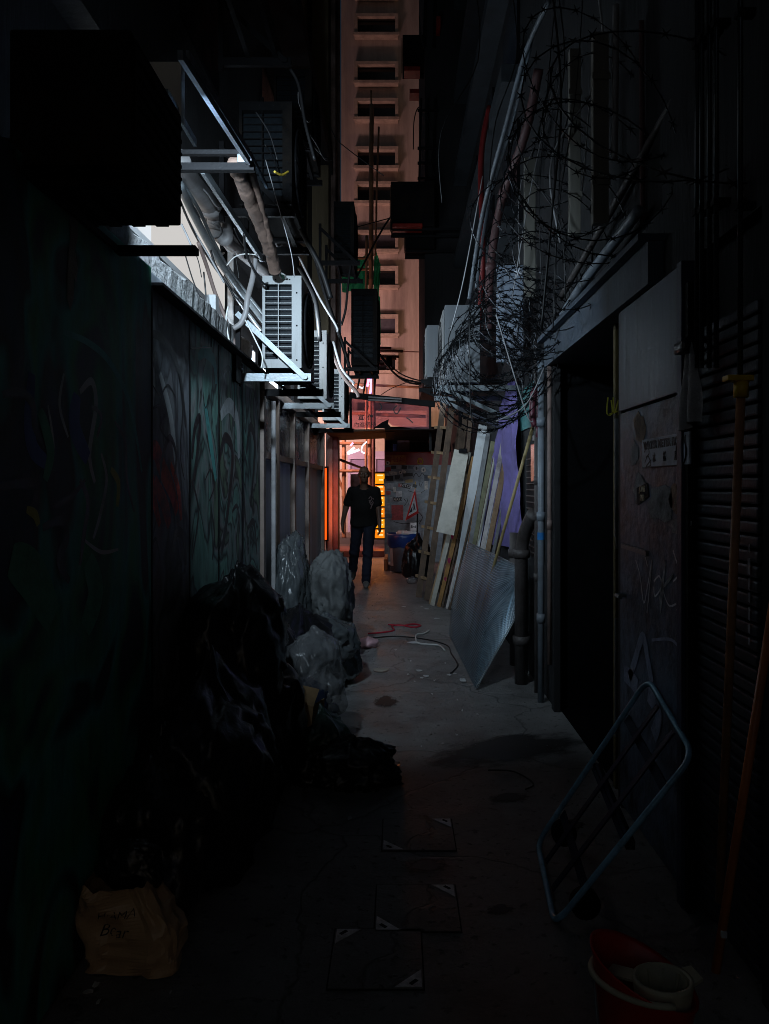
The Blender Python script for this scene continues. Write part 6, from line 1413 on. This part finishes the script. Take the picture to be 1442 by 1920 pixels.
# cables over the street
for i, (pts, r) in enumerate([([(690, 640), (715, 668), (745, 705), (790, 718), (800, 716)], .02), ([(700, 650), (730, 690), (760, 715), (798, 722)], .02), ([(720, 675), (750, 700), (780, 712), (800, 714)], .014), ([(715, 740), (735, 728), (760, 718), (775, 712)], .008), ([(702, 720), (704, 700), (702, 735)], .02), ([(675, 560), (690, 610), (700, 650)], .03), ([(672, 640), (676, 690), (670, 730)], .022), ([(684, 655), (686, 700), (681, 740)], .022), ([(668, 522), (730, 410), (760, 405)], .02), ([(655, 430), (690, 420), (735, 408)], .012)]):
    cable(['thick black street cable sagging to the right', 'second black street cable sagging to the right', 'thin black street cable sagging to the right', 'fine twig-like wire above the awning', 'black cable end beside the bamboo', 'black cable draped from the sooty unit', 'black cable knot left of the tall bamboo', 'black cable hanging by the neon', 'black brace rod behind the sooty unit', 'thin rod to the caged unit'][i], [P(x, y, 15.5) for x, y in pts], r, cablem, 'cables at the end of the alley')
t = thing('cable_box', 'black cable splice box on the scaffold', 'junction box', P(732, 680, 15.6)); MB().bev(P(724, 688, 15.6), P(735, 672, 15.9), .02).build('box', blacksteel, t)
# lit signs out in the street (left and right of the alley mouth) that colour the tower
def street_sign(label, c, size, col, power, aim, est):
    t = thing('street_sign', label, 'sign', c, 'lit signs in the street'); c = Vector(c)
    MB().bev(c - Vector((size[0] / 2, .12, 0)), c + Vector((size[0] / 2, .12, size[1])), .03).build('case', blacksteel, t)
    for s_ in (1,):
        MB().bbox(c + Vector((-size[0] / 2 + .06, .122, .06)), c + Vector((size[0] / 2 - .06, .13, size[1] - .06))).build('lit_face', glow('sign_face', col, est), t)
    area('sign_light', c + Vector((0, .2, size[1] / 2)), aim, size[0], size[1], power, col, t)
street_sign('magenta lit shop sign hidden round the left corner', (-3.7, 20.6, 2.4), (2.6, 1.6), (1.0, .57, .55), 600, (.35, 1, .25), 3)
street_sign('amber lit shop sign hidden round the right corner', (3.6, 20.4, 1.8), (2.4, 1.6), (1.0, .56, .32), 210, (-.15, 1, .2), 3)
lampt = thing('street_lamp', 'warm street lamp round the left corner of the alley mouth', 'street lamp', (-3.2, 15.6, 0))
MB().tube([(-3.2, 15.6, 0), (-3.2, 15.6, 3.0), (-3.1, 15.6, 3.2), (-2.6, 15.6, 3.3)], .05, 10).build('post', blacksteel, lampt, True)
MB().bev((-2.7, 15.45, 3.22), (-2.2, 15.75, 3.34), .03).build('head', blacksteel, lampt)
area('lamp_light', (-2.42, 15.72, 3.2), (.75, .62, -.35), .4, .25, 130, (1.0, .44, .34), lampt)
# ================================================================ the walking man
def surface_nets(f, org, h):
    s = f < 0
    nx, ny, nz = f.shape
    cnt = np.zeros((nx - 1, ny - 1, nz - 1), np.int8)
    for dx in (0, 1):
        for dy in (0, 1):
            for dz in (0, 1): cnt += s[dx:nx - 1 + dx, dy:ny - 1 + dy, dz:nz - 1 + dz]
    act = (cnt > 0) & (cnt < 8); ids = -np.ones(act.shape, np.int64); cells = np.argwhere(act); ids[act] = np.arange(len(cells))
    acc = np.zeros((len(cells), 3)); num = np.zeros(len(cells))
    corners = [(dx, dy, dz) for dx in (0, 1) for dy in (0, 1) for dz in (0, 1)]
    val = {c: f[cells[:, 0] + c[0], cells[:, 1] + c[1], cells[:, 2] + c[2]] for c in corners}
    for a in corners:
        for ax in range(3):
            if a[ax] == 0:
                b = list(a); b[ax] = 1; b = tuple(b); va, vb = val[a], val[b]; m = (va < 0) != (vb < 0)
                t = np.where(m, va / np.where(m, va - vb, 1), 0); p = np.tile(np.array(a, float), (len(cells), 1)); p[:, ax] += t
                acc[m] += p[m]; num[m] += 1
    v = (cells + acc / num[:, None]) * h + np.array(org)
    faces = []
    for ax in range(3):
        sl0 = [slice(None)] * 3; sl1 = [slice(None)] * 3; sl0[ax] = slice(0, -1); sl1[ax] = slice(1, None)
        e = np.argwhere(s[tuple(sl0)] != s[tuple(sl1)]); u, w = (ax + 1) % 3, (ax + 2) % 3
        ok = (e[:, u] > 0) & (e[:, w] > 0) & (e[:, u] < f.shape[u] - 1) & (e[:, w] < f.shape[w] - 1); e = e[ok]
        q = []
        for du, dw in ((-1, -1), (0, -1), (0, 0), (-1, 0)):
            c = e.copy(); c[:, u] += du; c[:, w] += dw; q.append(ids[c[:, 0], c[:, 1], c[:, 2]])
        q = np.stack(q, 1); fl = s[tuple(sl0)][e[:, 0], e[:, 1], e[:, 2]]; q[~fl] = q[~fl][:, ::-1]; faces.append(q)
    return v, np.concatenate(faces)
class Field:
    def __init__(s, lo, hi, h):
        s.lo, s.h = lo, h; ax = [np.arange(lo[i], hi[i] + h, h) for i in range(3)]
        s.X, s.Y, s.Z = np.meshgrid(*ax, indexing='ij'); s.f = np.full(s.X.shape, 9.0)
    def _u(s, d, k):
        if k <= 0: s.f = np.minimum(s.f, d); return
        t = np.clip(.5 + .5 * (s.f - d) / k, 0, 1); s.f = s.f * (1 - t) + d * t - k * t * (1 - t)
    def cap(s, a, b, ra, rb, k=.03, sq=(1, 1, 1)):
        a, b = np.array(a, float), np.array(b, float); q = np.array(sq)
        px, py, pz = (s.X - a[0]) * q[0], (s.Y - a[1]) * q[1], (s.Z - a[2]) * q[2]; d = (b - a) * q; L = d @ d
        t = np.clip((px * d[0] + py * d[1] + pz * d[2]) / max(L, 1e-9), 0, 1)
        s._u(np.sqrt((px - t * d[0]) ** 2 + (py - t * d[1]) ** 2 + (pz - t * d[2]) ** 2) - (ra + (rb - ra) * t), k); return s
    def ell(s, c, r, k=.03, cut=False):
        k0 = np.sqrt(((s.X - c[0]) / r[0]) ** 2 + ((s.Y - c[1]) / r[1]) ** 2 + ((s.Z - c[2]) / r[2]) ** 2); d = (k0 - 1) * min(r)
        if cut:
            d = -d; t = np.clip(.5 - .5 * (s.f - d) / k, 0, 1); s.f = s.f * (1 - t) + d * t + k * t * (1 - t)
        else: s._u(d, k)
        return s
    def mesh(s, name, mat, parent, base):
        v, f = surface_nets(s.f, s.lo, s.h); m = MB(); m.v = [Vector(p) + base for p in v]; m.f = [tuple(int(i) for i in q) for q in f]; m.m = [0] * len(m.f)
        return m.build(name, mat, parent, True)
MB0 = Vector((-.505, 11.4, 0))
man = thing('person', 'man in a black t-shirt and dark jeans walking towards the camera', 'person', MB0)
lo, hi = (-.50, -.48, -.02), (.46, .52, 1.82)
SL, SR = (-.185, .01, 1.415), (.180, .01, 1.415)
EL, ER = (-.275, .06, 1.165), (.215, .0, 1.15); WL, WR = (-.325, .02, .925), (.235, -.10, .92)
HL, HR = (-.09, .02, .93), (.085, 0, .93); KL, KR = (-.15, .06, .50), (.06, -.13, .50); AL, AR = (-.185, .36, .20), (.035, -.16, .09)
skinm = M('skin', (.20, .11, .075), .5, var=.12, bump=.08); 
b = Field(lo, hi, .0075)
b.cap((0, .015, 1.0), (0, .02, 1.30), .115, .135, .05, (.78, 1.25, 1)); b.cap((-.13, .02, 1.38), (.13, .02, 1.38), .07, .07, .06)
b.cap((0, .015, 1.40), (0, -.012, 1.54), .060, .056, .03)
hx, hy, hz = .0, -.02, 1.655
b.ell((hx, hy + .012, hz + .03), (.077, .095, .098), .03); b.ell((hx, hy - .012, hz - .05), (.058, .075, .075), .04); b.ell((hx, hy - .055, hz - .085), (.034, .030, .028), .03)
b.ell((hx, hy - .082, hz + .034), (.060, .016, .012), .02)                              # brow
for sx in (-1, 1):
    b.ell((hx + sx * .031, hy - .098, hz + .012), (.019, .022, .012), .012, True)       # sockets
    b.ell((hx + sx * .045, hy - .062, hz - .018), (.022, .02, .02), .02)                # cheeks
    b.ell((hx + sx * .080, hy + .016, hz + .0), (.011, .022, .034), .01)                # ears
b.cap((hx, hy - .082, hz + .012), (hx, hy - .105, hz - .026), .010, .015, .012)         # nose
b.ell((hx, hy - .086, hz - .052), (.026, .012, .007), .008); b.ell((hx, hy - .086, hz - .064), (.022, .012, .007), .008)
for S, E, W_ in ((SL, EL, WL), (SR, ER, WR)):
    b.cap(S, E, .056, .043, .05); b.cap(E, W_, .044, .029, .02)
def hand(W_, sx, curl):
    W_ = np.array(W_); dn = np.array((sx * -.06 if sx < 0 else .02, -.02, -1.0)); dn /= np.linalg.norm(dn); fw = np.array((0, -1.0, 0))
    pm = W_ + dn * .055; b.cap(W_ + dn * .01, W_ + dn * .085, .030, .034, .02, (1.5, 1, 1))
    for i, (o, L) in enumerate(((-.032, .062), (-.011, .072), (.010, .068), (.030, .052))):
        k0 = W_ + dn * .09 + fw * -o; k1 = k0 + dn * L * .5 + fw * .006; k2 = k1 + dn * L * .42 + np.array((-sx * .022, -.004, 0)) * curl
        b.cap(k0, k1, .0105, .0095, .006); b.cap(k1, k2, .0095, .008, .004)
    t0 = W_ + dn * .03 + fw * .03; t1 = t0 + dn * .035 + fw * .022; t2 = t1 + dn * .035 + fw * .004; b.cap(t0, t1, .012, .011, .01); b.cap(t1, t2, .011, .009, .004)
hand(WL, -1, 1.0); hand(WR, 1, 1.4)
b.cap((-.06, .015, .97), (.06, .015, .97), .12, .12, .05, (1, 1.1, 1))
for H_, K_, A_ in ((HL, KL, AL), (HR, KR, AR)):
    b.cap(H_, K_, .078, .052, .04); b.cap(K_, A_, .052, .034, .03)
b.mesh('body', skinm, man, MB0)
f = Field(lo, hi, .009)      # t-shirt
f.cap((-.055, .015, .94), (.055, .015, .94), .146, .146, .05, (1, 1.1, 1))
f.cap((0, .015, .92), (0, .02, 1.30), .142, .150, .05, (.78, 1.2, 1)); f.cap((-.125, .02, 1.37), (.125, .02, 1.37), .072, .072, .06)
for sx in (-1, 1): f.cap((sx * .045, .02, 1.455), (sx * .175, .015, 1.405), .048, .058, .04); f.cap((0, .02, 1.40), (0, .015, 1.46), .085, .066, .05)
for S, E in ((SL, EL), (SR, ER)): f.cap(S, tuple(np.array(S) * .3 + np.array(E) * .7), .063, .066, .04)
f.f += .005 * np.sin(f.X * 30 + f.Z * 22 + 2 * np.sin(f.Z * 9)) * np.clip((1.3 - f.Z) * 3, 0, 1)
f.f = np.maximum(f.f, -(f.Z - .885 - .01 * np.sin(f.X * 20)))
nk = np.sqrt((f.X) ** 2 + ((f.Y + .03) * 1.0) ** 2 + ((f.Z - 1.50) * 1.1) ** 2) - .085; f.f = np.maximum(f.f, -nk)
shirtm = M('black_cotton', (.006, .006, .0065), .9, var=.2, bump=.15, bscale=160)
f.mesh('t_shirt', shirtm, man, MB0)
j = Field(lo, hi, .009)      # jeans
j.cap((-.055, .015, .955), (.055, .015, .955), .132, .132, .05, (1, 1.1, 1))
for H_, K_, A_ in ((HL, KL, AL), (HR, KR, AR)):
    j.cap(H_, K_, .098, .072, .03); j.cap(K_, A_, .072, .066, .03)
j.f += .005 * np.sin(j.Z * 60 + j.X * 25) * np.clip(1.0 - abs(j.Z - .5) * 3, 0, 1) + .004 * np.sin(j.Z * 90 + j.Y * 30) * np.clip(1 - abs(j.Z - .18) * 6, 0, 1)
j.f = np.maximum(j.f, j.Z - 1.0)
dn_ = M('dark_denim', (.012, .017, .036), .85, var=.3, bump=.2, bscale=160)
j.mesh('jeans', dn_, man, MB0)
for A_, tip, up in ((AL, (-.19, .27, .075), .0), (AR, (.045, -.34, .035), 0)):
    sh_ = Field(lo, (.46, .62, .4), .0075); A2 = np.array(A_); T2 = np.array(tip)
    hl = A2 + np.array((0, .05, -.055)) if A_ is AR else A2 + np.array((0, .055, .01))
    sh_.cap(hl, A2 * .4 + T2 * .6, .042, .046, .03); sh_.cap(A2 * .4 + T2 * .6, T2, .046, .036, .02, (1, 1, 1.25)); sh_.cap(A2, A2 + np.array((0, 0, -.03)), .045, .045, .03)
    sh_.f = np.maximum(sh_.f, -(sh_.Z - .004))
    sh_.mesh('shoe', M('lit_suede', (.15, .14, .13), .85, var=.2, bump=.2) if A_ is AR else M('shaded_suede', (.03, .028, .026), .8, var=.2, bump=.2), man, MB0)  # one suede as a lit front copy and a darker, shaded rear copy
for sx in (-1, 1):
    m = MB(); m.lathe([(.0001, -.010), (.006, -.008), (.010, 0), (.006, .008), (.0001, .010)], MB0 + Vector((hx + sx * .031, hy - .083, hz + .012)), 10); m.build('eye', M('eye_white', (.35, .33, .31), .3, bump=0), man, True)
# print on the shirt chest
m = MB()
for c in [[(.075, 1.30), (.10, 1.33), (.12, 1.30), (.10, 1.27), (.085, 1.24)], [(.12, 1.27), (.14, 1.24), (.115, 1.19), (.105, 1.15)], [(.08, 1.28), (.10, 1.22), (.12, 1.21)], [(.13, 1.31), (.15, 1.29)], [(.105, 1.25), (.125, 1.23)]]:
    m.ribbon(spline([MB0 + Vector((x, -.123 + (abs(x) ** 2) * 1.6, z)) for x, z in c], 4), .014, (0, -1, 0))
m.build('shirt_print', M('shirt_print', (.22, .16, .16), .8, bump=0), man)
